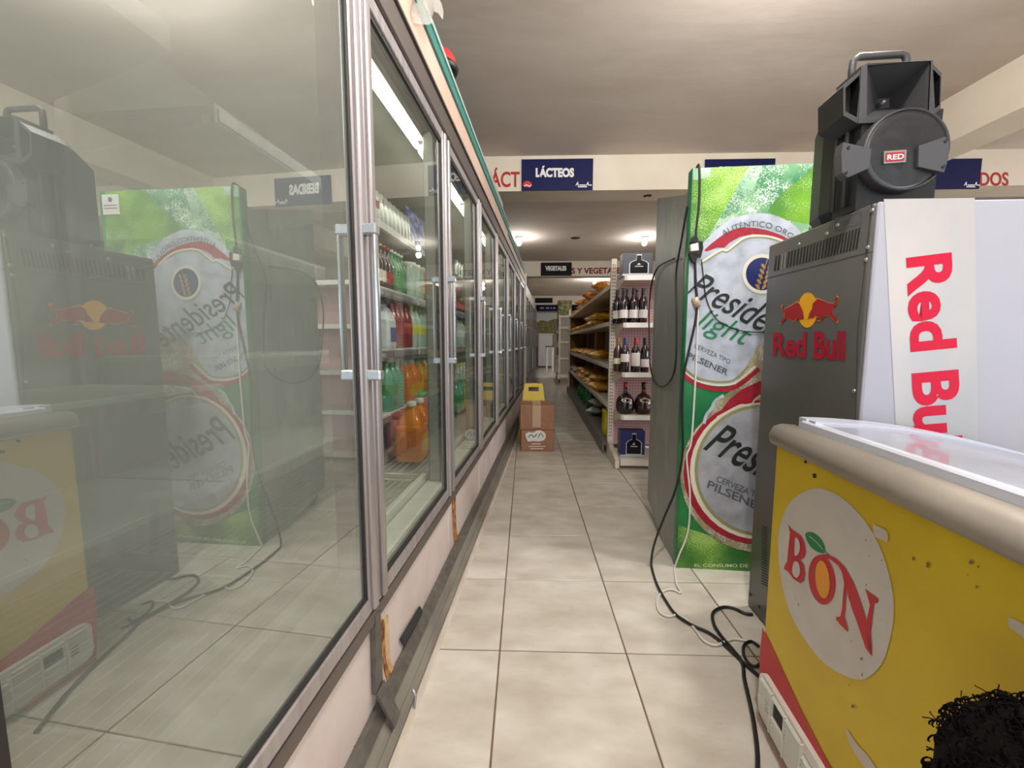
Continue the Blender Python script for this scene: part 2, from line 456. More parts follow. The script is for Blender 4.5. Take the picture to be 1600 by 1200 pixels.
# dark round openings in the ceiling and the first beam
def disc(px, py, y, z, r, lab):
    p = FB.hz(px, py, z); b = B().lathe([(0, -.006), (r*.8, -.006), (r, 0), (r, .01), (0, .01)], (p.x, p.y, z), 18)
    solo('ceiling_socket', b, 'black', FB, (p.x, p.y, z), lab, 'socket')
disc(1012, 306, 0, CZ-BH, .045, 'round black fitting under the first beam')
disc(899, 372, 0, CZ, .09, 'round black fitting on the dark ceiling between the bare bulbs')
def bulb(px, py, lab, pw=14, at=None):
    z = CZ-.1; p = at if at is not None else FB.hz(px, py, z); base = (p.x, p.y, CZ)
    t = thing('ceiling_lamp', lab, 'lamp', FB, base)
    part('lamp_holder', B().lathe([(0, -.001), (.075, -.001), (.06, -.03), (.03, -.045), (.028, -.06), (0, -.06)], base, 18), 'abs_white', t)
    part('bulb', B().lathe([(0, -.155), (.025, -.15), (.042, -.125), (.044, -.1), (.03, -.07), (.022, -.055), (0, -.055)], base, 16), 'bulb', t)
    d = bpy.data.lights.new('bulb_light', 'POINT'); d.energy = pw; d.color = (1, .97, .92); d.shadow_soft_size = .05
    l = bpy.data.objects.new('bulb_light', d); SC.collection.objects.link(l); l.location = (p.x, p.y, CZ-.24)
def fill_bulb_at(x, y, lab, pw):  # for bulbs added out of view as fill light
    bulb(0, 0, lab, pw, Vector((x, y, 0)))
bulb(811, 379, 'bare ceiling bulb above the coolers, just past the first beam', 12)
bulb(1007, 379, 'bare ceiling bulb above the wine shelf end', 12)
bulb(929, 441, 'small far ceiling bulb above the orange bags', 26)

fill_bulb_at(1.3, 1.75, 'added unseen fill bulb above the green cooler and the loudspeaker', 60)  # this and the next two are added, unseen, to brighten the first bay
fill_bulb_at(.45, .55, 'added unseen fill bulb above the middle of the yellow freezer', 54)
fill_bulb_at(.5, -1.7, 'added unseen fill bulb near the shopfront', 30)
# ------------------------------------------------------------------ signs and painted words on the beams
def beam_sign(x0, y0, x1, y1, by, label, m, words=None, wq=None, logo=False):
    hit = lambda e: (lambda px, py: FB.ht(px, py, by-.012-e))
    a = hit(0)(x0, y1); c = hit(0)(x1, y0); base = ((a.x+c.x)/2, by, a.z)
    t = thing('hanging_sign', label, 'sign', FB, base)
    part('board', B().box(a.x, c.x, by-.012, by, a.z, c.z), m, t)
    if words:
        part('lettering', text_quad(B(), words, wq, hit(.002), .055), 'print_white', t)
    return t, hit
by = BY1
t, hit = beam_sign(815, 247.5, 927, 298, by, 'navy sign reading LÁCTEOS on the first beam', 'sign_blue', 'LÁCTEOS', [(837,277),(897,277),(897,259),(837,259)])
def sign_marks(t, hit, x, y, s=1):
    b = B(); text_quad(b, 'A', [(x, y), (x+5*s, y), (x+5*s, y-6*s), (x, y-6*s)], hit(.002), .05, .3)
    text_quad(b, 'A', [(x+16*s, y), (x+21*s, y), (x+21*s, y-6*s), (x+16*s, y-6*s)], hit(.002), .05, .3)
    for u, v, w in ((6, 0, 10), (21.5, 0, 4), (4, 2.6, 14)):
        q = [hit(.002)(x+u*s, y+v*s), hit(.002)(x+(u+w)*s, y+v*s), hit(.002)(x+(u+w)*s, y+(v-1.7)*s), hit(.002)(x+u*s, y+(v-1.7)*s)]
        b.flat(q)
    part('shop_mark', b, 'print_white', t)
sign_marks(t, hit, 899, 290)
b = B(); b.flat([hit(.002)(824+7*cos(a), 289+7*sin(a)*.9) for a in [pi*.95+i*pi*1.1/12 for i in range(13)]]+[hit(.002)(828, 293), hit(.002)(820, 292)])
part('red_mark', b, 'logo_red', t, 'small red round emblem')
b = B(); stroke(b, [(819, 291), (823, 289), (827, 291), (830, 289)], 1.6, hit(.004)); part('mark_scribble', b, 'print_white', t)
t, hit = beam_sign(1100, 247.5, 1212, 298, by, 'navy sign above the green bottle cooler, reading BEBIDAS in the glass', 'sign_blue', 'BEBIDAS', [(1124,279),(1182,279),(1182,260),(1124,260)])
sign_marks(t, hit, 1184, 290)
t, hit = beam_sign(1423, 247.5, 1535, 296, by, 'navy sign right of the loudspeaker', 'sign_blue')
sign_marks(t, hit, 1506, 290)
def painted(s, q, by, label, m='paint_red', bold=.02):
    b = text_quad(B(), s, q, lambda px, py: FB.ht(px, py, by-.003), bold); c = b.v[0].copy(); c.y = by
    return solo('painted_lettering', b, m, FB, c, label, 'lettering')
painted('ÁCT', [(766,292.5),(812,292.5),(812,262),(766,262)], BY1, 'red painted letters ÁCT left of the dairy sign')
painted('DOS', [(1531,290.5),(1576,290.5),(1576,269),(1531,269)], BY1, 'red painted letters DOS at the right end of the beam')
t, hit = beam_sign(845, 410, 893.5, 431, BY2, 'small dark sign reading VEGETALES on the second beam', 'sign_black', 'VEGETALES', [(852,423),(885,423),(885,415.5),(852,415.5)])
painted('S Y VEGETALES', [(893,428),(975,427.5),(975,418),(893,418.5)], BY2, 'dark red painted words S Y VEGETA on the second beam', 'paint_darkred', .035)

# ------------------------------------------------------------------ glass door coolers
LF = -.47            # face of the doors (frame l)
PT = .81             # door pitch
T0 = 1.03            # joint between the first and the second door in view
ZB, ZT = .39, 1.98   # door foot and head
def on(l, t, z): return Vector((l, t, z))
def make_cooler(i0, n, t_start, t_end, label, top=0.0, lit=(), misty=(), shelves=True):
    base = ((LF-.45), (t_start+t_end)/2, 0)
    r = thing('glass_door_cooler', label, 'cooler', FU, base)
    a, z = t_start, t_end
    part('back_wall', B().box(-1.36, -1.30, a, z, .1, 2.2), 'cooler_liner', r)
    part('inner_ceiling', B().box(-1.30, LF-.03, a, z, 2.02, 2.2), 'cooler_liner', r)
    part('deck', B().box(-1.30, LF-.06, a, z, .36, .44), 'cooler_liner', r)
    part('front_sill', B().box(LF-.10, LF-.02, a, z, .40, .47, .006), 'shelf_white', r)
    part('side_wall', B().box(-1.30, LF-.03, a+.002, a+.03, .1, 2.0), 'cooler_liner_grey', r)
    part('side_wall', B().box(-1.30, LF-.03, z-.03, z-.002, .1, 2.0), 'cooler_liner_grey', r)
    # face: header frame, fascia, teal trim
    part('header_frame', B().box(LF-.05, LF+.012, a, z, ZT, ZT+.085, .004).box(LF-.02, LF+.02, a, z, ZT+.085, ZT+.094), 'alu_dark', r)
    part('fascia_panel', B().box(LF-.06, LF+.008, a, z, ZT+.095, 2.2+top), 'enamel_cream', r)
    b = B().box(LF-.06, LF+.018, a, z, 2.2+top, 2.245+top); part('teal_trim', b, 'teal', r)
    part('trim_lip', B().box(LF-.08, LF+.024, a, z, 2.245+top, 2.262+top), 'teal_light', r)
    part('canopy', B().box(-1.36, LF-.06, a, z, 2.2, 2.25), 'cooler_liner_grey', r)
    part('bottom_rail', B().box(LF-.05, LF+.004, a, z, .352, ZB), 'alu_dark', r)
    for k in range(n+1):    # mullions behind the joints
        t = T0+(i0+k)*PT; tt0, tt1 = max(a, t-.048), min(z, t+.048)
        if tt1-tt0 < .02: continue
        part('mullion', B().box(LF-.085, LF-.035, tt0, tt1, ZB, ZT, .006), 'mullion_grey', r)
    for k in range(n):
        i = i0+k; ta, tb_ = T0+i*PT+.006, T0+(i+1)*PT-.006; w = .05; fr_ = B()
        y0, y1 = ta, tb_
        for q in ((y0, y0+w, ZB+.004, ZT-.004), (y1-w, y1, ZB+.004, ZT-.004), (y0+w, y1-w, ZB+.004, ZB+.046), (y0+w, y1-w, ZT-.046, ZT-.004)):
            fr_.box(LF-.028, LF+.004, *q, .003)
        for q in ((y0+.008, y0+w-.012), (y1-w+.010, y1-.010)):      # raised ribs of the stiles
            fr_.box(LF, LF+.014, q[0], q[1], ZB+.01, ZT-.01, .005, 2)
        d = part('door', fr_, 'alu', r)
        gk = B()
        for q in ((y0+w-.004, y0+w+.010, ZB+.05, ZT-.05), (y1-w-.010, y1-w+.004, ZB+.05, ZT-.05), (y0+w, y1-w, ZB+.046, ZB+.058), (y0+w, y1-w, ZT-.058, ZT-.046)):
            gk.box(LF-.022, LF-.001, *q)
        part('gasket', gk, 'gasket', d)
        part('glass_pane', B().add([on(LF-.006, y0+w, ZB+.045), on(LF-.006, y1-w, ZB+.045), on(LF-.006, y1-w, ZT-.045), on(LF-.006, y0+w, ZT-.045)], [(0, 1, 2, 3)]),
             'cooler_glass_misty' if i in misty else 'cooler_glass', d)
        h = B(); ty = y1-.024; hz0, hz1 = 1.005, 1.385
        h.box(LF+.034, LF+.044, ty-.011, ty+.011, hz0, hz1, .004, 2)
        for hz_ in (hz0, hz1-.028): h.box(LF+.002, LF+.046, ty-.014, ty+.014, hz_, hz_+.026, .004)
        part('door_handle', h, 'handle_metal', d)
        lp = B().box(LF-.05, LF-.012, T0+i*PT+.004, T0+(i+1)*PT-.004, .096, .352, .003)
        part('kick_panel', lp, 'enamel_pink', r)
        if i in lit:
            tl = B().cyl(on(LF-.115, y0+.02, 1.93), on(LF-.115, y1-.02, 1.93), .012, 10)
            part('fluorescent_tube', tl, 'tube_light', r)
            part('tube_batten', B().box(LF-.145, LF-.085, y0+.01, y1-.01, 1.955, 1.985), 'shelf_white', r)
    # ribbed bumper at the foot
    prof = [(LF-.02, .098), (LF+.002, .095), (LF+.022, .070), (LF+.026, .071), (LF+.044, .050), (LF+.048, .053), (LF+.064, .034), (LF+.060, .028), (LF-.02, .028)]
    up = [on(l, a, zz) for l, zz in prof[:3]]+[on(LF-.02, a, .070)]
    part('bumper_upper', B().prism(up, (0, z-a, 0)), 'bumper', r)
    lo = [on(LF-.02, a, .069)]+[on(l, a, zz) for l, zz in prof[2:]]
    part('bumper_lower', B().prism(lo, (0, z-a, 0)), 'bumper_light', r)
    part('toe_space', B().box(-1.3, LF+.03, a, z, 0.001, .03), 'black', r)
    part('floor_strip', B().prism([on(LF+.058, a, 0), on(LF+.076, a, 0), on(LF+.070, a, .012), on(LF+.058, a, .012)], (0, z-a, 0)), 'shelf_cream', r)
    return r
cool1 = make_cooler(-2, 6, T0-2*PT, T0+4*PT, 'first long aluminium glass-door cooler, nearest the camera', lit=(0, 1, 2, 3), misty=(-1, -2))
cool2 = make_cooler(4, 3, T0+4*PT+.004, T0+7*PT, 'middle glass-door cooler, lower topped, past the pale board', top=-.03, lit=(4,))

# rust runs, brackets and the plate on the kick panels
hk = lambda px, py: FU.hl(px, py, LF-.0112)
for L, m_, lb in (([(601,966),(607,962),(608,1000),(611,1035),(618,1048),(614,1060),(606,1040),(602,1000)], 'rust_pale', 'yellow brown rust wash on the kick panel'),
              ([(595,974),(600,970),(601,1005),(604,1035),(611,1055),(614,1062),(609,1070),(601,1052),(597,1022)], 'rust', 'orange rust run beside the joint'),
              ([(706,772),(712,768),(712,800),(714,832),(720,850),(713,858),(709,846),(707,810)], 'rust', 'rust run at the second joint')):
    pts = [(p.x, p.y) for p in smooth_poly([(x, y, 0) for x, y in L], True, 3)]
    part('rust_streak', B().flat([hk(*p)+Vector((.0004 if m_ == 'rust' else 0, 0, 0)) for p in pts]), m_, cool1, lb)
b = B(); b.hexa([on(LF-.008,T0-.035,.15),on(LF+.002,T0-.035,.15),on(LF+.002,T0+.012,.15),on(LF-.008,T0+.012,.15),on(LF-.008,T0-.03,.37),on(LF+.006,T0-.03,.37),on(LF+.006,T0+.004,.37),on(LF-.008,T0+.004,.37)])
b.hexa([on(LF+.0,T0-.035,.148),on(LF+.006,T0-.035,.155),on(LF+.006,T0+.012,.155),on(LF+.0,T0+.012,.148),
        on(LF+.05,T0-.045,.062),on(LF+.056,T0-.045,.066),on(LF+.056,T0-.0,.066),on(LF+.05,T0-.0,.062)])
part('joint_bracket', b, 'bumper', cool1, 'bent metal strip over the joint')
hk = lambda px, py: FU.hl(px, py, LF-.008)
q = [hk(655,947), hk(660,957), hk(631,1010), hk(624,999)]
part('name_plate', B().prism(q, (.004, 0, 0)), 'gasket', cool1, 'small dark plate on the kick panel')
b = B()
for i in range(4):
    u = .15+.2*i; p0 = q[0].lerp(q[1], u); p1 = q[3].lerp(q[2], u); dz = Vector((0, 0, .002)); e = Vector((.005, 0, 0))
    b.add([p0+e, p1+e, p1+e+dz, p0+e+dz], [(0, 1, 2, 3)])
part('plate_print', b, 'ink_grey', cool1)
bm_ = B()      # chipped paint and grime low on the kick panels
for i in range(70):
    t = random.uniform(.3, 3.9); z0 = .098+random.random()**3*.02; w = random.uniform(.002, .012); h_ = random.uniform(.002, .008)
    bm_.flat([on(LF-.0105, t, z0), on(LF-.0105, t+w, z0+.001), on(LF-.0105, t+w*.7, z0+h_), on(LF-.0105, t+w*.2, z0+h_*.8)])
part('chipped_paint', bm_, 'rust', cool1, stuff=True)
mt = B()       # metal guard strip lifted from the bumper
b = B().tube([on(LF+.055,T0+.10,.05), on(LF+.065,T0+.098,.03), on(LF+.068,T0+.07,.006)], .004, 6)
part('bent_clip', b, 'alu', cool1)
# empty shelves behind the first door
SL = -.88
def shelf(root, t0, t1, z, m='shelf_white', depth=.40, rail=True):
    b = B().box(SL-depth, SL, t0, t1, z-.02, z, .002).box(SL-.004, SL+.010, t0, t1, z-.042, z+.006, .002)
    for t in (t0+.01, t1-.01): b.hexa([on(SL-depth,t-.004,z-.1),on(SL-.04,t-.004,z-.04),on(SL-.04,t+.004,z-.04),on(SL-depth,t+.004,z-.1),on(SL-depth,t-.004,z-.02),on(SL-.04,t-.004,z-.02),on(SL-.04,t+.004,z-.02),on(SL-depth,t+.004,z-.02)])
    s = part('shelf', b, m, root)
    if rail: part('price_rail', B().box(SL+.010, SL+.016, t0+.01, t1-.01, z-.036, z-.006), 'tube_rail' if 'tube_rail' in MATS else 'alu', s)
    return s
for z in (.985, .72): shelf(cool1, .12, 1.02, z)
for z in (1.705, 1.377, 1.06, .714):
    for a, c in ((1.05, 1.83), (1.85, 2.63), (2.66, 3.44), (3.47, 4.25)): shelf(cool1, a, c, z)
b = B().hexa([on(-1.29,.1,1.70),on(-.93,.1,1.80),on(-.93,1.0,1.80),on(-1.29,1.0,1.70),on(-1.29,.1,1.73),on(-.93,.1,1.86),on(-.93,1.0,1.86),on(-1.29,1.0,1.73)])
part('air_baffle', b, 'shelf_white', cool1)
for t in (.1, 1.02, 1.84, 2.65, 3.45):      # slotted uprights at the back
    part('slotted_upright', B().box(-1.30, -1.27, t-.015, t+.015, .44, 1.95), 'alu', cool1)
# wire racks on the deck
def rack(root, t0, t1):
    b = B(); z = .475
    for i in range(21):
        l = -1.27+i*(1.27-.60)/20; b.tube([on(l, t0, z), on(l, t1, z)], .0022, 4, cap=False)
    part('wire_rack', b, 'wire', root)
    for t in (t0, (t0+t1)/2, t1): part('rack_crossbar', B().tube([on(-1.28, t, z-.005), on(-.59, t, z-.005)], .005, 6), 'wire', root)
    pass
    part('front_guard', B().box(-.60, -.575, t0-.02, t1+.02, .455, .50, .004), 'shelf_white', root)
rack(cool1, .1, .98); rack(cool1, 1.07, 1.80); rack(cool1, 1.88, 2.6)
for z in (1.66, 1.3, .98, .66):
    for k in range(3): shelf(cool2, T0+(4+k)*PT+.06, T0+(5+k)*PT-.02, z, rail=False)

# pale cream end panel and the dark far cooler
r = thing('cream_end_panel', 'cream upright end panel between the coolers far down the aisle', 'panel', FU, (LF-.4, 6.85, 0))
part('panel', B().box(-1.3, LF+.03, T0+7*PT+.05, T0+7*PT+.17, 0, 2.2, .01), 'cap_far' if 'cap_far' in MATS else 'cream', r)
def far_cooler():
    a, z = 7.15, 11.9; n = 6; p_ = (z-a)/n
    r = thing('dark_glass_cooler', 'far cooler with dark glass doors beyond the cream panel', 'cooler', FU, (LF-.4, (a+z)/2, 0))
    part('cabinet', B().box(-1.3, LF-.03, a, z, .05, .35).box(-1.3, LF-.03, a, z, 1.98, 2.15).box(-1.3, -1.2, a, z, .3, 2).box(-1.3, LF-.03, z-.04, z, .3, 2), 'alu_dark', r)
    for k in range(n):
        y0, y1 = a+k*p_+.01, a+(k+1)*p_-.01; w = .06; b = B()
        for q in ((y0, y0+w, .35, 1.98), (y1-w, y1, .35, 1.98), (y0+w, y1-w, .35, .42), (y0+w, y1-w, 1.9, 1.98)): b.box(LF-.03, LF, *q)
        d = part('door', b, 'alu_dark', r)
        part('glass_pane', B().add([on(LF-.01, y0+w, .4), on(LF-.01, y1-w, .4), on(LF-.01, y1-w, 1.92), on(LF-.01, y0+w, 1.92)], [(0, 1, 2, 3)]), 'cooler_glass', d)
        h = B().box(LF+.045, LF+.06, y1-.04, y1-.02, 1.0, 1.38); 
        for hz_ in (1.0, 1.355): h.box(LF, LF+.06, y1-.045, y1-.015, hz_, hz_+.025)
        part('door_handle', h, 'alu_dark', d)
    for z_ in (.8, 1.15, 1.5): part('shelf', B().box(-1.2, -.6, a+.02, z-.05, z_-.02, z_), 'grey_steel', r)
far_cooler()

# things on top of the coolers
b = B(); l1 = LF-.01
b.prism([on(l1, 3.05, 2.264), on(l1, 4.02, 2.264), on(l1, 4.02, 2.39), on(l1, 3.05, 2.37)], (-.02, 0, 0))
q = thing('fascia_board', 'pale board standing on the cooler top near the dairy sign', 'board', FU, (l1, 3.5, 2.262))
part('board', b, 'enamel_cream', q)
q = thing('round_cap', 'red and black round cap lying on the cooler top edge', 'cap', FU, (LF-.03, 1.93, 2.262))
c0 = FU.hl(700, 140, LF+.0); c0.z = 2.296+.012
part('cap_shell', B().lathe([(0, .05), (.05, .045), (.062, .025), (.065, 0)], (c0.x-.03, c0.y, c0.z-.004), 18), 'logo_red', q, 'red upper half')
part('cap_rim', B().lathe([(.07, 0), (.078, -.01), (.07, -.028), (.05, -.03), (0, -.03), (0, 0), (.07, 0)], (c0.x-.03, c0.y, c0.z-.01), 18), 'black', q, 'black lower ring')
INFO[q.name] = INFO[q.name]
q = thing('plastic_bag', 'crumpled clear plastic bag hanging over the cooler top', 'bag', FU, (LF-.05, 1.2, 2.262))
b = B(); vs = []; fs = []
ps = [(650,-30),(668,36),(690,12),(672,-40),(700,-60)]
nu, nv = 10, 8
for i in range(nu):
    for j in range(nv):
        u, v = i/(nu-1), j/(nv-1)
        x = 652+u*34+4*sin(v*7+u*3); y = -60+v*(95-18*u*(1-u)*4*.6+12*sin(u*6))
        p_ = FU.hl(x, y, LF+.03); vs.append(p_+Vector((.02*sin(u*9+v*5), 0, 0)))
for i in range(nu-1):
    for j in range(nv-1): fs.append((i*nv+j, (i+1)*nv+j, (i+1)*nv+j+1, i*nv+j+1))
b.add(vs, fs, True); part('plastic_film', b, 'bag_film', q)
speck('pres_green', (14,100,48), (110,166,32), (176,216,120))
speck('neck_green', (36,120,78), (130,178,132), (224,240,226), big=6, fine=170, fr=.40)
speck('frost', (226,236,222), (150,190,160), (88,140,104), big=9, fine=150, fr=.40)
speck('frost_brown', (176,164,134), (126,120,92), (226,222,206), big=8, fine=170, fr=.42)
# ================================================================== tall green bottle-print cooler
TP = 2.01
pl = FU.ht(1070, 535, TP).x; PR = 1.385; PTOP = FU.ht(1078, 262, TP).z; PBOT = FU.ht(1060, 901, TP).z
P = thing('upright_bottle_cooler', 'tall upright cooler printed all over with green frosty beer bottles', 'cooler', FU, ((pl+PR)/2, 2.3, 0))
part('front_panel', B().box(pl, PR, TP, TP+.055, PBOT, PTOP, .006, 2), 'pres_deep', P)
# grey body, its top rising towards the back
zt = 1.80
side = [on(pl+.004, TP+.055, PBOT+.01), on(pl+.004, 2.66, .10), on(pl+.004, 2.66, 1.955), on(pl+.004, TP+.10, 1.79), on(pl+.004, TP+.055, 1.79)]
part('body', B().prism(side, (PR-pl-.008, 0, 0)), 'galvanised', P, 'grey galvanised body')
for l, t in ((pl+.09, TP+.1), (PR-.09, TP+.1), (pl+.06, 2.58), (PR-.09, 2.58)):
    part('castor', B().lathe([(0, -.02), (.05, -.02), (.055, -.012), (.055, .012), (.05, .02), (0, .02)], (l, t, .056), 16, 'x').box(l-.02, l+.02, t-.03, t+.03, .06, .125), 'black', P)
part('base_frame', B().box(pl+.03, PR-.03, TP+.06, 2.64, .105, .14), 'black', P)
FP = P.children[0]
HP = lambda e: (lambda px, py: FU.ht(px, py, TP-.0012-e*.0008))
def clip_face(pts, e):   # clip a polygon of face points to the panel
    l0, l1, z0, z1 = pl+.004, PR-.004, PBOT+.004, PTOP-.004
    P_ = [(p.x, p.z) for p in pts]
    def cl(P_, inside, inter):
        out = []
        for i in range(len(P_)):
            a, b = P_[i-1], P_[i]
            if inside(b):
                if not inside(a): out.append(inter(a, b))
                out.append(b)
            elif inside(a): out.append(inter(a, b))
        return out
    def ix(v, k):
        def f(a, b):
            u = (v-a[k])/(b[k]-a[k]); return (a[0]+(b[0]-a[0])*u, a[1]+(b[1]-a[1])*u)
        return f
    for ins, it in ((lambda p: p[0] >= l0-1e-9, ix(l0, 0)), (lambda p: p[0] <= l1+1e-9, ix(l1, 0)), (lambda p: p[1] >= z0-1e-9, ix(z0, 1)), (lambda p: p[1] <= z1+1e-9, ix(z1, 1))):
        P_ = cl(P_, ins, it)
        if not P_: return []
    return [on(x, TP-.0012-e*.0008, z) for x, z in P_]
def pface(name, px, e, m, sm=0, label=None):
    pts = [(x, y, 0) for x, y in px]
    if sm: pts = smooth_poly(pts, True, sm)
    h = HP(e); poly = clip_face([h(p[0], p[1]) for p in pts], e)
    b = B().flat(poly); return part(name, b, m, FP, label)
def ell(cx, cy, rx, ry, n=40, rot=0, a0=0, a1=2*pi):
    return [(cx+rx*cos(a)*cos(rot)-ry*sin(a)*sin(rot), cy+rx*cos(a)*sin(rot)+ry*sin(a)*cos(rot)) for a in [a0+(a1-a0)*i/n for i in range(n)]]
c4 = lambda L: [(1000+x/5, 230+y/5) for x, y in L]
c5 = lambda L: [(1000+x/5, 460+y/5) for x, y in L]
c6 = lambda L: [(1000+x/5, 680+y/5) for x, y in L]
pface('printed_green', [(1070,250),(1360,250),(1360,470),(1060,470)], 0, 'pres_green', 0, 'bright green upper print')
pface('printed_green', c6([(290,700),(900,900),(1400,900),(1400,1200),(270,1200)]), 0, 'pres_green', 0, 'lower green print')
pface('printed_frost', c4([(400,150),(560,150),(545,230),(470,250),(400,260)]), .5, 'frost')
pface('printed_bottle', c4([(860,140),(1390,120),(1300,210),(1180,300),(1050,420),(1000,500),(1100,560),(1500,640),(1500,900),(380,900),(520,720),(640,520),(760,310)]), 1, 'neck_green', 0, 'frosty green bottle neck')
pface('printed_frost', c4([(860,140),(960,140),(900,300),(800,430),(760,520),(690,640),(480,900),(380,900),(520,720),(640,520),(760,310)]), 1.5, 'frost', 0, 'pale frost along the neck')
# lower bottle shoulder
pface('printed_bottle', c5([(1000,340),(1500,300),(1500,1200),(360,1300),(420,1120),(520,960),(600,840),(700,760),(830,560),(920,420)]), 3, 'frost_brown', 0, 'second frosty bottle')
pface('printed_label', [(1185,333),(1215,338),(1245,355),(1268,390),(1275,430),(1268,480),(1245,530),(1210,570),(1170,590),(1140,600),(1110,600),(1085,588),(1066,570),(1040,520),(1035,470),(1050,430),(1075,405),(1100,378),(1130,350),(1155,338)], 2, 'label_pale', 3, 'pale upper bottle label')
pface('printed_band', c4([(500,805),(560,750),(640,690),(720,645),(800,625),(900,630),(1000,650),(1100,685),(1200,740),(1300,820),(1340,880),(1290,860),(1200,780),(1080,710),(980,685),(880,680),(780,700),(700,745),(660,785),(600,785),(520,815)]), 3, 'label_red', 0, 'red arc')
h3 = HP(3.5)
def pstroke(name, pts, w, e, m, k=4):
    b = B(); stroke(b, pts, w, HP(e), k)
    keep = [f for f in b.f]; 
    for v in b.v: v.x = max(v.x, pl+.003)
    return part(name, b, m, FP)
pstroke('printed_line', c4([(470,905),(560,845),(640,800),(680,805),(740,760),(820,705),(920,690),(1040,705),(1140,745),(1240,820)]), 3, 3.5, 'cream')
pstroke('printed_line', c4([(470,915),(560,860),(640,815),(680,820),(740,775),(820,722),(920,705),(1040,720),(1140,765)]), 1.6, 3.7, 'olive')
pstroke('printed_line', c5([(345,570),(430,640),(560,680),(700,680),(770,640),(850,560)]), 3, 3.5, 'olive')
pstroke('printed_line', c5([(340,595),(430,665),(560,705),(700,705),(780,665),(900,560)]), 3, 3.5, 'cream')
pstroke('printed_line', c5([(335,625),(430,695),(560,735),(700,738),(800,690),(930,580)]), 7, 3.4, 'label_red')
pface('printed_medallion', ell(1191, 428, 31, 31), 4, 'cream', 0, 'cream ring')
pface('printed_medallion', ell(1191, 428, 25.5, 25.5), 4.5, 'navy', 0, 'blue field')
b = B()
for i in range(5):     # ear of wheat
    y = 448-i*8; x = 1189+i*2.2
    for s in (-1, 1): b.flat([HP(5)(px, py) for px, py in ell(x+s*5, y, 5, 2.4, 10, s*-.9)])
stroke(b, [(1184, 452), (1190, 430), (1200, 404)], 1.2, HP(5)); part('printed_wheat', b, 'gold', FP)
# words on the label
b = B()
def arc_text(b, s, cx, cy, rx, ry, a0, a1, hgt, h, bold=.0):
    uv, fs = text_mesh(s, bold); f = lambda a, d: (cx+(rx+d)*sin(a), cy-(ry+d)*cos(a))
    b.add([h(*f(a0+(a1-a0)*u, v*hgt)) for u, v in uv], fs)
    return b
part('printed_words', arc_text(B(), 'AUTÉNTICO ORGULLO', 1180, 470, 100, 116, -.52, .95, 11, HP(5)), 'ink_grey', FP)
def ptext(s, q, e, m, bold=0, shear=0, sp=1.0):
    b = text_quad(B(), s, q, HP(e), bold, shear, sp)
    for v in b.v: v.x = max(v.x, pl+.002)
    return part('printed_words', b, m, FP)
ptext('Presidente', [(1071,457),(1247,550),(1266,506),(1086,420)], 5, 'ink', .006, .6)
ptext('light', [(1083,520),(1167,553),(1178,512),(1096,478)], 5.2, 'ink_green', .0, .5)
ptext('CERVEZA TIPO', [(1084,543),(1140,569),(1142,562),(1086,536)], 5, 'ink_grey')
ptext('PILSENER', [(1073.5,559),(1136,587),(1139,578),(1076.5,550)], 5, 'ink_grey', .02)
# second label
pface('printed_band', ell(1188, 742, 125, 121), 4, 'frost_brown')
pface('printed_band', ell(1186, 738, 118, 113), 4.6, 'label_red', 0, 'dark red ring')
pface('printed_band', ell(1188, 736, 110, 107), 5, 'cream')
pface('printed_label', ell(1190, 735, 105, 103), 5.4, 'olive')
pface('printed_label', ell(1191, 735, 101, 98), 5.8, 'label_pale2', 0, 'pale lower bottle label')
pface('printed_band', c5([(640,900),(700,820),(800,740),(930,680),(1100,640),(1300,640),(1300,760),(1100,760),(930,780),(860,850),(760,850),(700,890)]), 6, 'label_red')
pstroke('printed_line', c5([(600,960),(700,905),(790,862),(860,865),(935,795),(1100,775)]), 2.2, 6.3, 'cream')
ptext('Presidente', [(1098,702),(1290,800),(1312,745),(1118,655)], 7, 'ink', .012, .6)
ptext('CERVEZA TIPO', [(1118,752),(1198,786),(1200,776),(1122,743)], 7, 'ink_grey', .01)
ptext('PILSENER', [(1104,762),(1196,803),(1198,790),(1108,750)], 7, 'ink_grey', .02)
pstroke('printed_ice', c5([(655,790),(590,830),(560,890),(520,940),(500,1010)]), 5, 6, 'label_pale')
ptext('EL CONSUMO DE ALCOHOL PERJUDICA LA SALUD', [(1085,887),(1330,890),(1330,882),(1085,881)], 2, 'cream', .01)
b = B().box(PR-.115, PR-.02, TP-.004, TP, PTOP-.12, PTOP-.02)
s_ = part('rating_sticker', b, 'print_white', P, 'white paper sticker in the top right corner')
part('sticker_print', B().lathe([(0, TP-.0052), (.012, TP-.0052), (.012, TP-.004)], (PR-.067, 0, PTOP-.045), 14, 'y').box(PR-.105, PR-.03, TP-.005, TP-.004, PTOP-.075, PTOP-.072).box(PR-.105, PR-.03, TP-.005, TP-.004, PTOP-.09, PTOP-.087), 'ink_grey', s_)

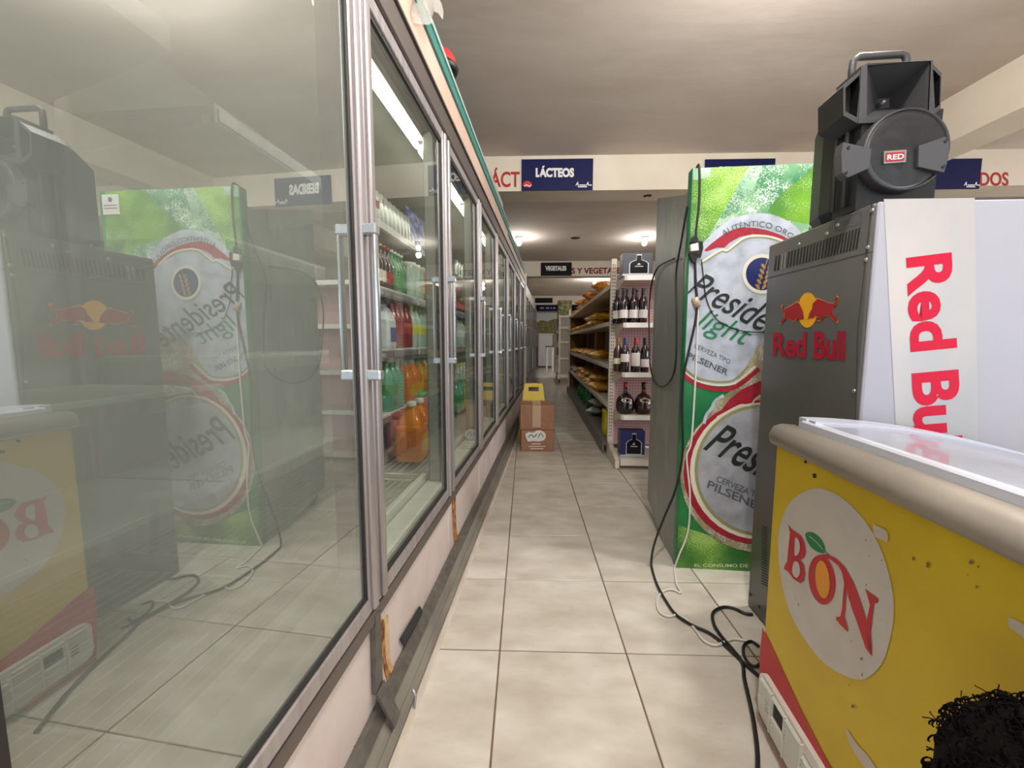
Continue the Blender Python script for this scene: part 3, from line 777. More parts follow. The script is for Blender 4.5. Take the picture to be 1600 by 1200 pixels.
# ================================================================== grey fridge with white near side
FR = Fr(1.5)
cw = FU.w(.8427, 1.214); cR = FR.of(Vector((cw.x, cw.y, 0)))
cR = FR.hl(1353, 535, cR.x); RL, RT = cR.x, cR.y
RT2 = FR.hl(1192, 535, RL).y; RTOP = FR.hl(1375, 312, RL).z; RR = RL+.62
R = thing('silver_drinks_fridge', 'grey fridge with a white near side and red lettering beside the yellow freezer', 'fridge', FR, ((RL+RR)/2, (RT+RT2)/2, 0))
part('cabinet', B().box(RL, RR, RT+.012, RT2, .006, RTOP, .008, 2), 'rb_grey', R)
part('near_panel', B().box(RL+.004, RR-.002, RT, RT+.013, .006, RTOP-.002, .004), 'rb_white', R, 'white side panel facing the shopfront')
for l, t in ((RL+.06, RT+.06), (RR-.06, RT+.06), (RL+.06, RT2-.06), (RR-.06, RT2-.06)):
    part('foot', B().cyl(on(l, t, 0), on(l, t, .008), .022, 12), 'black', R)
NP = R.children[1]
HN = lambda e: (lambda px, py: FR.ht(px, py, RT-.001-e*.0008))
HS = lambda e: (lambda px, py: FR.hl(px, py, RL-.001-e*.0008))
b = B().flat([HN(0)(1381, 311), HN(0)(1523, 309), HN(0)(1531, 900), HN(0)(1412, 900)])
part('foil_strip', b, 'rb_strip', NP, 'wide brushed foil strip')
part('lettering', text_quad(B(), 'Red Bull', [(1415,403),(1430,722),(1506,717),(1487,394)], HN(1), .034), 'rb_red', NP)
b = B(); c8 = lambda x, y: (1160+x/3.636, 300+y/3.636)
CAB = R.children[0]
for i in range(27):     # louvre slots
    u = i/26; w = .55
    xt = 192+u*(665-192); yt = 365-u*(365-203); xb = 183+u*(645-183); yb = 450-u*(450-325)
    q = [HS(0)(*c8(xt-4, yt)), HS(0)(*c8(xt+4, yt-2)), HS(0)(*c8(xb+5, yb)), HS(0)(*c8(xb-4, yb+1))]
    part('louvre_slot', B().flat(q), 'slot_black' if i not in (2, 3) else 'screw', CAB)
stroke(b, [c8(140, 490), c8(745, 338)], .9, HS(0), 1); stroke(b, [c8(735, 60), c8(655, 780), c8(640, 1400)], .7, HS(0), 1)
part('panel_seam', b, 'slot_black', CAB)
b = B(); stroke(b, [c8(525,160),c8(530,150),c8(670,112),c8(675,120),c8(672,175),c8(530,222),c8(525,215),c8(525,160)], 1.0, HS(0), 1)
text_quad(b, 'GTC', [c8(568,192),c8(622,172),c8(624,146),c8(570,165)], HS(0), .02); part('embossed_plate', b, 'ink_grey', CAB)
for x, y in ((540,188),(385,205),(320,297),(480,237),(735,105),(710,315),(700,385),(632,1130)):
    p = HS(0)(*c8(x, y)); part('screw', B().lathe([(0, RL-.003), (.005, RL-.003), (.006, RL)], (0, p.y, p.z), 8, 'x'), 'screw', CAB)
# sun and two bulls emblem
part('emblem_sun', B().flat([HS(0)(*p) for p in ell(1262, 484.5, 15.5, 27.5, 36, .04)]), 'rb_gold', CAB)
rb = [(1310,195),(1322,150),(1345,110),(1348,75),(1385,32),(1420,45),(1470,66),(1505,72),(1525,60),(1533,50),(1518,38),(1532,16),(1550,24),(1540,60),(1530,90),(1508,105),(1505,140),(1520,170),(1545,200),(1535,222),(1500,190),(1478,165),(1440,168),(1415,205),(1385,202),(1400,180),(1370,168),(1345,190),(1332,182)]
lb = [(1282,192),(1272,130),(1245,72),(1225,60),(1185,85),(1145,105),(1125,118),(1112,100),(1118,85),(1108,88),(1104,108),(1112,130),(1130,145),(1125,180),(1098,215),(1092,226),(1112,224),(1142,190),(1165,190),(1190,210),(1215,206),(1222,184),(1248,200),(1270,195)]
for L in (rb, lb):
    cx = sum(p[0] for p in L)/len(L); cy = sum(p[1] for p in L)/len(L)
    part('emblem_bull', B().flat([HS(.6)(*p) for p in c5([(cx+(x-cx)*1.05, cy+(y-cy)*1.07) for x, y in L])]), 'rb_gold', CAB)
    part('emblem_bull', B().flat([HS(1.2)(*p) for p in c5(L)]), 'bull_red', CAB)
part('lettering', text_quad(B(), 'Red Bull', [(1207,556.5),(1320,564),(1321,517),(1208,520)], HS(1), .030), 'rb_darkred', CAB)
b = B()       # lower grille slots
for i in range(22):
    y = 820+i*4.3; b.flat([HS(0)(1190, y), HS(0)(1199, y+5), HS(0)(1199, y+6.8), HS(0)(1190, y+1.8)])
part('lower_grille', b, 'slot_black', CAB, stuff=True)
for x, y in ((1172,929),(1186,948),(1184,972)):
    p = HS(0)(x, y); part('bolt_hole', B().lathe([(0, RL-.002), (.006, RL-.002), (.006, RL)], (0, p.y, p.z), 10, 'x'), 'slot_black', CAB)

part('cable_opening', B().flat([HS(0)(*p) for p in ((1170,979),(1179,977),(1187,992),(1186,1012),(1178,1002),(1170,990))]), 'slot_black', CAB)
# ================================================================== loudspeaker
TS_ = 1.30
S0 = FU.ht(1340, 300, TS_); S1 = FU.ht(1470, 300, TS_); SB = RTOP+.001; STOP = FU.ht(1400, 97, TS_).z
SLx, SRx = FU.ht(1347, 240, TS_).x, FU.ht(1467, 240, TS_).x
S = thing('loudspeaker', 'black portable loudspeaker standing on the grey fridge', 'speaker', FU, ((SLx+SRx)/2, TS_+.12, SB))
HK = lambda t: (lambda px, py: FU.ht(px, py, t))
c7 = lambda L: [(1240+x/4.444, 60+y/4.444) for x, y in L]
# shell: outline from the back plate forward
W_ = SRx-SLx; cxs = (SLx+SRx)/2
def prof(t, s, zb, zt, ch):
    w = W_*s/2; return [on(cxs-w+ch*.5, t, zb), on(cxs+w-ch*.5, t, zb), on(cxs+w, t, zb+ch), on(cxs+w*1.0, t, zt-ch), on(cxs+w-ch, t, zt), on(cxs-w+ch, t, zt), on(cxs-w, t, zt-ch), on(cxs-w, t, zb+ch)]
rings = [prof(TS_+.098, .98, SB+.004, STOP-.004, .035), prof(TS_+.12, 1.06, SB, STOP, .03), prof(TS_+.17, 1.06, SB, STOP-.01, .03), prof(TS_+.25, .86, SB, STOP-.05, .03)]
b = B(); vs = [v for r_ in rings for v in r_]; fs = []
for i in range(3):
    for k in range(8): fs.append((i*8+k, i*8+(k+1) % 8, (i+1)*8+(k+1) % 8, (i+1)*8+k))
fs.append(tuple(range(7, -1, -1))[:]); fs.append(tuple(24+k for k in range(8)))
b.add(vs, fs); part('shell', b, 'spk_dark', S)
zh = HK(TS_)(1400, 172).z
b = B().prism([on(SLx-.004, TS_+.004, SB), on(SRx+.002, TS_+.004, SB), on(SRx+.004, TS_+.004, zh), on(SLx-.004, TS_+.004, zh-.012)], (0, .10, 0)); part('front_baffle', b, 'spk_dark', S)
b = B()   # raised side ribs and skirt
for dz, r_ in ((0, .006),):
    for tt in (TS_+.045, TS_+.09):
        b.tube([on(SLx-.012, tt, SB+.02), on(SLx-.014, tt, SB+.18), on(SLx-.012, tt, STOP-.05), on(SLx+.02, tt, STOP-.008)], .006, 6)
part('side_rib', b, 'spk', S)
# handle on top
hp = [(1331,128),(1331,108),(1333,92),(1342,85),(1408,81),(1415,84),(1417,95),(1418,112)]
b = B().tube([HK(TS_+.10)(x, y+4) for x, y in hp], .010, 8); part('carry_handle', b, 'spk', S)
# horn: a frame and a recessed pyramid
fo = c7([(475,215),(505,180),(945,160),(960,500),(920,560),(455,590)]); 
mo = [HK(TS_-.004)(*p) for p in c7([(505,180),(945,162),(930,520),(500,545)])]
ins = [HK(TS_+.09)(*p) for p in c7([(585,420),(665,415),(665,480),(585,485)])]
b = B().add(mo+ins, [(0,1,5,4),(1,2,6,5),(2,3,7,6),(3,0,4,7),(4,5,6,7)]); part('horn', b, 'spk', S)
b = B()
op = [HK(TS_-.006)(*p) for p in c7([(470,190),(965,150),(985,560),(450,590)])]; ib = [p+Vector((0, -.004, 0)) for p in mo]
b.add(op+ib+[p+Vector((0, .10, 0)) for p in op], [(0,1,5,4),(1,2,6,5),(2,3,7,6),(3,0,4,7),(0,8,9,1),(1,9,10,2),(2,10,11,3),(3,11,8,0)])
part('horn_frame', b, 'spk', S)
p = HK(TS_+.06)(1378, 161); part('tweeter_tip', B().lathe([(0, -.012), (.006, -.01), (.008, 0), (.004, .02)], p, 12, 'y'), 'screw', S)
for nm, L, L2 in (('side_port', [(345,330),(470,215),(470,330),(445,590),(345,535)], None), ('side_port', [(955,165),(1028,240),(1020,490),(960,540)], None)):
    pts = [HK(TS_-.004)(*p) for p in c7(L)]
    S_w = B().add(pts+[p+Vector((0, .11, 0)) for p in pts], [(i, (i+1) % len(pts), len(pts)+(i+1) % len(pts), len(pts)+i) for i in range(len(pts))]); part('port_wall', S_w, 'spk_dark', S)
    c_ = sum(pts, Vector())/len(pts); inn = [c_+(p-c_)*.78 for p in pts]; n = len(pts)
    dp = [v+Vector((0, .035, 0)) for v in inn]
    b = B().add(pts+inn, [(i, (i+1) % n, n+(i+1) % n, n+i) for i in range(n)]); o_ = part(nm, b, 'spk', S)
    b = B().add(inn+dp, [(i, (i+1) % n, n+(i+1) % n, n+i) for i in range(n)]+[tuple(n+i for i in range(n))]); part('port_recess', b, 'black', o_)
# woofer
wc = HK(TS_)(1404, 240); wr_ = (HK(TS_)(1470, 240)-HK(TS_)(1338, 240)).length/2
b = B().lathe([(wr_, TS_+.015), (wr_*1.0, TS_-.022), (wr_*.965, TS_-.03), (wr_*.93, TS_-.026), (wr_*.92, TS_-.012)], (wc.x, 0, wc.z), 48, 'y'); part('woofer_ring', b, 'spk', S)
b = B(); n = 44; gr = []
for i in range(n):      # pierced grille: concentric rows of small raised lands over a dark cone
    pass
b.lathe([(0, TS_-.034), (wr_*.5, TS_-.032), (wr_*.92, TS_-.022)], (wc.x, 0, wc.z), 48, 'y'); WG = part('woofer_grille', b, 'grille_metal', S)
b = B()
for j in range(1, 26):
    rr = wr_*.90*j/25.5; m_ = int(6.2*j)
    for k in range(m_):
        a = 2*pi*k/m_; zc_ = TS_-.0345+.0115*max(0, (rr/wr_-.4))**1.4*1.2
        c_ = Vector((wc.x+rr*cos(a), zc_-.0006, wc.z+rr*sin(a))); s_ = wr_*.0145
        b.add([c_+Vector((s_, 0, s_)), c_+Vector((-s_, 0, s_)), c_+Vector((-s_, 0, -s_)), c_+Vector((s_, 0, -s_))], [(0, 1, 2, 3)])
part('grille_holes', b, 'black', WG, stuff=True)
for L, dots in (([(345,720),(540,765),(525,900),(375,965),(338,930),(332,800)], ((380,758),(365,932))), ([(870,745),(1055,682),(1080,720),(1075,830),(1045,930),(865,890)], ((1055,712),(1040,890)))):
    pts = [HK(TS_-.042)(*p) for p in c7(L)]
    pd = part('clamp_pad', B().prism(pts, (0, .03, 0)), 'spk_pad', S)
    for d_ in dots:
        p = HK(TS_-.0425)(*c7([d_])[0]); part('pad_screw', B().lathe([(0, -.001), (.0045, -.001), (.0045, .002)], p, 10, 'y'), 'black', pd)
bq = [HK(TS_-.038)(*p) for p in c7([(628,783),(785,772),(780,858),(628,870)])]
bd = part('badge', B().prism(bq, (0, .006, 0)), 'screw', S, 'silver badge')
bq = [HK(TS_-.0388)(*p) for p in c7([(640,795),(772,786),(768,848),(640,857)])]
part('badge_field', B().flat(bq), 'label_red', bd)
part('lettering', text_quad(B(), 'RED', c7([(650,845),(765,836),(768,800),(652,808)]), HK(TS_-.0394), .02), 'print_white', bd)

# ================================================================== yellow ice cream freezer
FY = Fr(5.26)
yw = FU.w(.62, 1.188); cY = FY.of(Vector((yw.x, yw.y, 0))); cY = FY.hl(1225, 535, cY.x)
YL, YT = cY.x, cY.y; YT0 = YT-1.25; YZ = FY.hl(1213, 692, YL).z; YTOP = FY.hl(1217, 663, YL).z; YR = YL+.66
Y = thing('ice_cream_freezer', 'yellow chest freezer with a white oval and curved glass top', 'freezer', FY, ((YL+YR)/2, (YT+YT0)/2, 0))
cabb = B().prism([on(YL, YT0, .022), on(YR, YT0, .022), on(YR, YT0, YZ-.10), on(YL, YT0, YZ)], (0, YT-YT0, 0))
part('cabinet', cabb, 'yellow', Y); YC = Y.children[0]
b = B()    # rounded rim, four sides
rp = [(0-.012, YZ-.002), (-.018, YZ+.012), (-.018, YTOP-.03), (-.008, YTOP-.008), (.012, YTOP), (.045, YTOP-.002), (.05, YTOP-.02), (.05, YZ-.002)]
sidep = [on(YL+x, YT0-.012, z) for x, z in rp]; b.prism(sidep, (0, YT-YT0+.024, 0), True)
sidep = [on(YR-x, YT0-.012, z-.10) for x, z in rp]; b.prism(sidep, (0, YT-YT0+.024, 0), True)
sidep = [on(YL+.04, YT-x, z-.001) for x, z in rp]; b.prism(sidep, (YR-YL-.08, 0, -.095), True)
sidep = [on(YL+.04, YT0+x, z-.001) for x, z in rp]; b.prism(sidep, (YR-YL-.08, 0, -.095), True)
part('rim', b, 'rim_grey', Y, 'beige grey rounded rim')
zl = lambda l: YTOP+.012-.095*((l-YL-.05)/.56)**2
nl = 14; ls = [YL+.045+(YR-YL-.09)*i/nl for i in range(nl+1)]
def arc_frame(t0, t1, th=.02, up=.012):
    b = B()
    for i in range(nl):
        a_, c_ = ls[i], ls[i+1]
        b.hexa([on(a_,t0,zl(a_)-th),on(c_,t0,zl(c_)-th),on(c_,t1,zl(c_)-th),on(a_,t1,zl(a_)-th),on(a_,t0,zl(a_)+up),on(c_,t0,zl(c_)+up),on(c_,t1,zl(c_)+up),on(a_,t1,zl(a_)+up)])
    return b
for i, (a_, c_) in enumerate(((YT-.045, YT-.012), (YT-.085, YT-.058), (YT-.64, YT-.60), (YT0+.012, YT0+.05))): part('lid_bow', arc_frame(a_, c_), 'lid_white', Y, None)
for (t0, t1, dz) in ((YT-.61, YT-.05, .0), (YT0+.03, YT-.58, .008)):
    b = B(); vs = []
    for l in ls: vs += [on(l, t0, zl(l)+dz+.006), on(l, t1, zl(l)+dz+.006)]
    b.add(vs, [(2*i, 2*i+1, 2*i+3, 2*i+2) for i in range(nl)], True); part('curved_glass_lid', b, 'lid_glass', Y)
part('side_rail', B().box(YL+.040, YL+.062, YT0+.03, YT-.03, YZ, YTOP+.018, .004), 'lid_white', Y)
part('tub_liner', B().hexa([on(YL+.03,YT0+.03,YZ-.01),on(YR-.03,YT0+.03,YZ-.11),on(YR-.03,YT-.03,YZ-.11),on(YL+.03,YT-.03,YZ-.01),on(YL+.03,YT0+.03,YZ+.012),on(YR-.03,YT0+.03,YZ-.086),on(YR-.03,YT-.03,YZ-.086),on(YL+.03,YT-.03,YZ+.012)]), 'lid_white', Y)
HY = lambda e: (lambda px, py: FY.hl(px, py, YL-.001-e*.0008))
y1 = lambda L: [(1160+x/3.636, 620+y/3.636) for x, y in L]
y2 = lambda L: [(1160+x/3.636, 870+y/3.636) for x, y in L]
def yp(name, pts, e, m, sm=0, label=None, w=None):
    if sm: pts = [(p.x, p.y) for p in smooth_poly([(x, y, 0) for x, y in pts], True, sm)]
    return part(name, B().flat([HY(e)(*p) for p in pts]), m, YC, label)
oval = y1([(205,800),(230,680),(290,580),(410,520),(520,548),(620,620),(720,740),(800,900)])+y2([(850,180),(860,320),(845,440),(795,600),(690,697),(560,665),(440,580),(330,430),(260,290),(215,100)])
yp('printed_oval', oval, 0, 'bon_white', 4, 'white oval')
Bo = y1([(258,725),(280,752),(310,772),(335,790),(353,828),(362,880),(352,912),(330,928),(350,955),(358,1010),(350,1045),(330,1060),(290,1035),(258,992),(235,978),(240,958),(254,935),(262,850),(270,770)])
yp('printed_letter', Bo, 1, 'bon_red')
yp('letter_counter', y1([(300,800),(318,812),(327,850),(320,888),(300,905),(295,880),(297,840)]), 2, 'bon_white', 3)
yp('letter_counter', y1([(298,935),(318,945),(327,985),(320,1018),(302,1028),(284,1000),(286,960)]), 2, 'bon_white', 3)
yp('printed_letter', y1(ell(452, 1040, 76, 142, 36, -.13)), 1, 'bon_red')
yp('letter_counter', y1(ell(455, 1038, 40, 108, 30, -.10)), 2, 'bon_orange')
N1 = y2([(430,-10),(480,-15),(530,8),(580,55),(630,140),(668,240),(700,340),(718,420),(735,565),(700,520),(680,460),(650,370),(620,290),(600,225),(592,180),(586,300),(580,345),(598,395),(600,428),(560,390),(530,355),(535,340),(555,340),(565,300),(572,210),(578,150),(566,90),(545,50),(500,15),(455,8)])
yp('printed_letter', N1, 1.3, 'bon_red')
yp('printed_letter', y2([(697,183),(730,208),(773,240),(768,263),(750,262),(740,330),(730,430),(737,565),(712,480),(700,400),(712,330),(724,275),(708,215)]), 1.3, 'bon_red')
yp('printed_leaf', y1([(357,778),(388,768),(422,785),(452,818),(468,860),(463,888),(430,882),(395,860),(370,825)]), 1.6, 'leaf_green', 3)
b = B(); stroke(b, y1([(375,790),(415,820),(457,868)]), .8, HY(2)); part('leaf_vein', b, 'bon_white', YC)
b = B(); stroke(b, y1([(460,878),(478,888),(494,905)]), 1.4, HY(2)); part('leaf_stem', b, 'leaf_green', YC)
yp('printed_wedge', y2([(113,400),(150,470),(330,862),(420,1040),(560,1300),(90,1300),(98,570)]), .4, 'bon_red', 0, 'red wedge')
# louvred vent on the lower corner
ga = [HY(0)(*p) for p in y2([(103,585),(520,1200)])]; gt1 = YT-.012; gz1 = ga[0].z-.005; gt0 = HY(0)(1302, 1195).y; gz0 = .028; GW = gt1-gt0
def rrect(t0, t1, z0, z1, r, l):
    o = []
    for cx_, cz_, a_ in ((t1-r, z1-r, 0), (t0+r, z1-r, pi/2), (t0+r, z0+r, pi), (t1-r, z0+r, 1.5*pi)):
        for i in range(5): o.append(on(l, cx_+r*cos(a_+i*pi/8), cz_+r*sin(a_+i*pi/8)))
    return o
V = part('vent_panel', B().prism(rrect(gt0, gt1, gz0, gz1, .03, YL-.014), (.013, 0, 0)), 'abs_white', Y, 'white louvred vent panel')
zs = gz0+.012
cols = [(gt1-GW*(a_+w_), gt1-GW*a_) for a_, w_ in ((.07, .17), (.28, .19), (.50, .21), (.74, .20))]
while zs < gz1-.014:
    for ci, (a_, c_) in enumerate(cols):
        if ci == 0 and zs < gz1-.075: continue
        if ci == 1 and gz1-.07 < zs < gz1-.028: continue
        if ci == 3 and (zs > gz1-.035 or zs < gz0+.03): continue
        part('louvre', B().hexa([on(YL-.021,a_,zs),on(YL-.013,a_,zs+.002),on(YL-.013,c_,zs+.002),on(YL-.021,c_,zs),on(YL-.016,a_,zs+.007),on(YL-.012,a_,zs+.007),on(YL-.012,c_,zs+.007),on(YL-.016,c_,zs+.007)]), 'abs_white', V)
        part('louvre_gap_shade', B().box(YL-.0146, YL-.0135, a_, c_, zs+.0068, zs+.0098), 'louvre_shade_grey', V)  # grey strip painted in for the shade under each louvre
    zs += .0115
part('louvre_slot', B().box(YL-.0165, YL-.0135, cols[1][0]+.004, cols[1][1]-.004, gz1-.066, gz1-.032), 'slot_black', V)
part('drain_socket', B().box(YL-.018, YL-.0135, cols[0][0]+.006, cols[0][0]+.026, gz0+.05, gz0+.085), 'slot_black', V)
for a_, c_ in cols: part('vent_divider', B().box(YL-.022, YL-.0135, a_-.008, a_-.003, gz0+.008, gz1-.01), 'abs_white', V)
# scuffs, holes and torn paint
for L, m_ in ((y1([(350,362),(366,360),(366,378),(352,378)]), 'slot_black'), (y1([(398,438),(416,436),(418,460),(402,462)]), 'slot_black')):
    yp('screw_hole', L, .6, m_)
yp('torn_label', y1([(742,715),(755,730),(800,748),(822,765),(830,800),(822,828),(800,815),(745,795)]), .6, 'primer')
yp('bare_patch', y2([(1505,345),(1540,350),(1600,385),(1680,420),(1700,500),(1600,465),(1550,425),(1515,400)]), .6, 'primer')
yp('bare_patch', y2([(585,985),(600,985),(620,1020),(660,1075),(710,1125),(760,1200),(800,1290),(740,1290),(690,1190),(640,1120),(610,1060)]), .6, 'primer')
b = B()
for x, y, s_ in ((970,918,10),(1055,955,16),(1300,940,16),(1340,965,8),(1280,1010,6),(1330,1078,8),(700,815,5),(720,905,4),(790,930,5)):
    b.flat([HY(.5)(*p) for p in y1([(x+s_*random.uniform(.4, 1.2)*cos(a), y+s_*random.uniform(.5, 1.4)*sin(a)) for a in [i*pi/4 for i in range(8)]])])
for x, y, s_ in ((705,158,7),(690,255,5),(318,272,6),(618,478,5),(675,580,8),(680,670,8),(607,728,6),(628,850,12),(785,355,4),(300,240,4)):
    b.flat([HY(2.4)(*p) for p in y2([(x+s_*random.uniform(.3, .9)*cos(a), y+s_*random.uniform(.5, 1.5)*sin(a)) for a in [i*pi/4 for i in range(8)]])])
part('scuff_marks', b, 'scuff', YC, stuff=True)
for l, t in ((YL+.07, YT-.08), (YR-.07, YT-.08), (YL+.07, YT0+.08), (YR-.07, YT0+.08)):
    part('foot', B().cyl(on(l, t, 0), on(l, t, .024), .022, 12), 'black', Y)
# ================================================================== gondola shelves
gL = FG.ht(953, 500, 4.0).x; gR = gL+.95; TE = 4.0
E = thing('end_cap_shelf', 'cream end shelf with pegboard back holding wine and whisky', 'shelf', FG, ((gL+gR)/2, TE-.15, 0))
def upright(root, l, t, h, holes=True, nm='upright'):
    u = part(nm, B().box(l, l+.05, t-.02, t+.03, .02, h, .004), 'shelf_cream', root)
    if holes:
        b = B(); z = .2
        while z < h-.05:
            for dx in (.012, .030): b.box(l+dx, l+dx+.007, t-.0212, t-.019, z, z+.014)
            z += .032
        part('slot_holes', b, 'slot_black', u, stuff=True)
upright(E, gL, TE, 1.865); upright(E, gR-.05, TE, 1.865)
part('pegboard', B().box(gL+.05, gR-.05, TE+.0, TE+.012, .12, 1.72), 'pegboard', E); PB_ = E.children[-1] if False else [c for c in E.children if c.name.startswith('pegboard')][0]
b = B(); z = .16
while z < 1.66:
    x = gL+.07
    while x < gL+.42:
        b.add([on(x, TE-.001, z), on(x+.008, TE-.001, z), on(x+.008, TE-.001, z+.008), on(x, TE-.001, z+.008)], [(0, 1, 2, 3)]); x += .026
    z += .026
part('peg_holes', b, 'peg_hole', PB_, stuff=True)
TEF = 3.65
for z in (1.66, 1.262, .835, .46):
    s = part('shelf', B().box(gL+.055, gR-.055, TEF+.01, TE-.005, z-.018, z, .003).box(gL+.055, gR-.055, TEF, TEF+.014, z-.04, z+.004, .003), 'shelf_cream', E)
    for l in (gL+.052, gR-.056):
        part('shelf_bracket', B().prism([on(l, TEF+.03, z-.035), on(l, TE, z-.12), on(l, TE, z-.015), on(l, TEF+.01, z-.015)], (.004, 0, 0)), 'shelf_cream', s)
    part('price_rail', B().box(gL+.075, gR-.075, TEF-.008, TEF, z-.038, z+.002), 'print_white', s)
s = part('base_shelf', B().box(gL+.045, gR-.045, TEF-.06, TE-.005, .065, .085, .003).box(gL+.045, gR-.045, TEF-.075, TEF-.055, .03, .088, .003), 'shelf_cream', E)
for l in (gL, gR-.035): part('base_foot', B().prism([on(l, TEF-.085, .012), on(l, TE+.02, .012), on(l, TE+.02, .16), on(l, TE-.05, .16), on(l, TEF-.085, .08)], (.035, 0, 0)).cyl(on(l+.017, TEF-.05, 0), on(l+.017, TEF-.05, .015), .012, 8), 'shelf_cream', E)

G = thing('gondola_shelf', 'long aisle shelf run with brown back, stocked with orange snack bags', 'shelf', FG, (gL+.25, 6.6, 0))
NB = 4; g0, g1 = TE+.06, 9.15; GZ = (1.64, 1.29, .88, .498)
part('base_deck', B().box(gL-.03, gL+.42, g0, g1, .09, .13, .003).box(gL-.035, gL-.02, g0, g1, .02, .135), 'grey_steel', G)
for k in range(NB):
    a, c_ = g0+(g1-g0)*k/NB, g0+(g1-g0)*(k+1)/NB
    part('back_panel', B().box(gL+.42, gL+.44, a+.03, c_-.0, .13, 1.62), 'back_brown', G)
    part('inner_upright', B().box(gL+.385, gL+.42, c_-.03, c_+.03, .05, 1.7), 'shelf_cream', G)
    for z in GZ:
        s = part('shelf', B().box(gL+.012, gL+.42, a+.004, c_-.004, z-.02, z, .002).box(gL, gL+.014, a+.004, c_-.004, z-.038, z+.004, .002), 'shelf_cream', G)
part('end_post', B().box(gL-.005, gL+.03, g1-.03, g1+.03, .02, 1.80, .004), 'shelf_cream', G)
part('end_panel', B().box(gL+.03, gL+.44, g1+.0, g1+.02, .05, 1.62), 'back_brown', G)

# ------------------------------------------------------------------ goods
ID = Fr(0)
def proto(name, cat):
    return thing(name, '-', cat, ID, (0, 0, 0))
def mk_bottle(name, cat, body_prof, bm, label=None, cap=None, extra=None, n=18):
    def f():
        r = proto(name, cat); part('bottle_body', B().lathe(body_prof, n=n), bm, r)
        if label: part('paper_label', B().lathe([(label[0], label[1]), (label[0], label[2])], n=n), label[3], r)
        if cap: part('cap', B().lathe(cap[0], n=n), cap[1], r)
        if extra: extra(r)
        return r
    f.key = name+str(bm)+str(label)+str(cap and cap[1]); return f
wine_prof = [(0, 0), (.034, 0), (.038, .006), (.038, .18), (.034, .2), (.018, .23), (.015, .245), (.015, .298), (0, .3)]
foil = lambda m: ([(.0155, .235), (.0165, .24), (.0165, .298), (.016, .302), (0, .302)], m)
wineA = mk_bottle('wine_bottle', 'bottle', wine_prof, 'wine_dark', (.0385, .045, .115, 'wine_label'), foil('foil_black'))
wineB = mk_bottle('wine_bottle', 'bottle', wine_prof, 'wine_dark', (.0385, .09, .16, 'wine_label'), foil('foil_blue'))
wineC = mk_bottle('wine_bottle', 'bottle', wine_prof, 'wine_dark', (.0385, .055, .17, 'wine_label'), foil('foil_red'))
wineD = mk_bottle('wine_bottle', 'bottle', wine_prof, 'bottle_amber', (.0385, .07, .12, 'label_cream'), foil('foil_gold'))
zA = 1.263
for i, px in enumerate((974, 989, 1004)):
    l = FG.ht(px, 500, 3.72).x
    place(wineA, FG, (l, 3.72, zA), 'dark wine bottle, %s of the front row with white labels, upper wine shelf' % ('left', 'middle', 'right')[i], 'wine bottles on the upper wine shelf')
    place(wineA, FG, (l-.035, 3.84, zA), 'dark wine bottle behind the %s front bottle on the upper wine shelf' % ('left', 'middle', 'right')[i], 'wine bottles on the upper wine shelf')
for px, t, f, lab in ((967, 3.80, wineD, 'dark bottle with a cream label at the left end of the lower wine shelf'), (978, 3.71, wineB, 'wine bottle with blue foil and white label, lower wine shelf'),
                      (994.5, 3.71, wineC, 'wine bottle with red foil and tall white label, lower wine shelf'), (1009, 3.74, wineA, 'dark bottle at the right end of the lower wine shelf')):
    place(f, FG, (FG.ht(px, 500, t).x, t, .837), lab, 'bottles on the lower wine shelf')
jp = [(0, 0), (.05, 0), (.072, .012), (.080, .05), (.082, .09), (.074, .13), (.05, .165), (.024, .185), (.017, .2), (.016, .25), (0, .252)]
def lab_oval(m):
    def ex(r):
        b = B(); vs = [on(.0835*sin(x*.62), -.0835*cos(x*.62)*(1 if abs(y) < .9 else 1), .128+y*.018) for x, y in [(cos(a), sin(a)) for a in [i*2*pi/24 for i in range(24)]]]
        vs = [on(v.x*(1-.10*max(0, (v.z-.11)/.04)), v.y*(1-.10*max(0, (v.z-.11)/.04)), v.z) for v in vs]
        b.flat(vs); part('oval_label', b, m, r)
    return ex
jugA = mk_bottle('whisky_bottle', 'bottle', jp, 'wine_dark', None, ([(.018, .235), (.019, .25), (.019, .282), (0, .284)], 'foil_red'), lab_oval('label_cream'))
jugB = mk_bottle('whisky_bottle', 'bottle', jp, 'whisky', None, ([(.018, .235), (.019, .25), (.019, .282), (0, .284)], 'foil_black'), lab_oval('label_cream'))
place(jugA, FG, (FG.ht(977.5, 600, 3.77).x, 3.77, .461), 'fat black flagon with an oval cream label on the spirits shelf')
place(jugB, FG, (FG.ht(1006, 600, 3.77).x, 3.77, .461), 'brown round flagon with an oval label beside the black one')
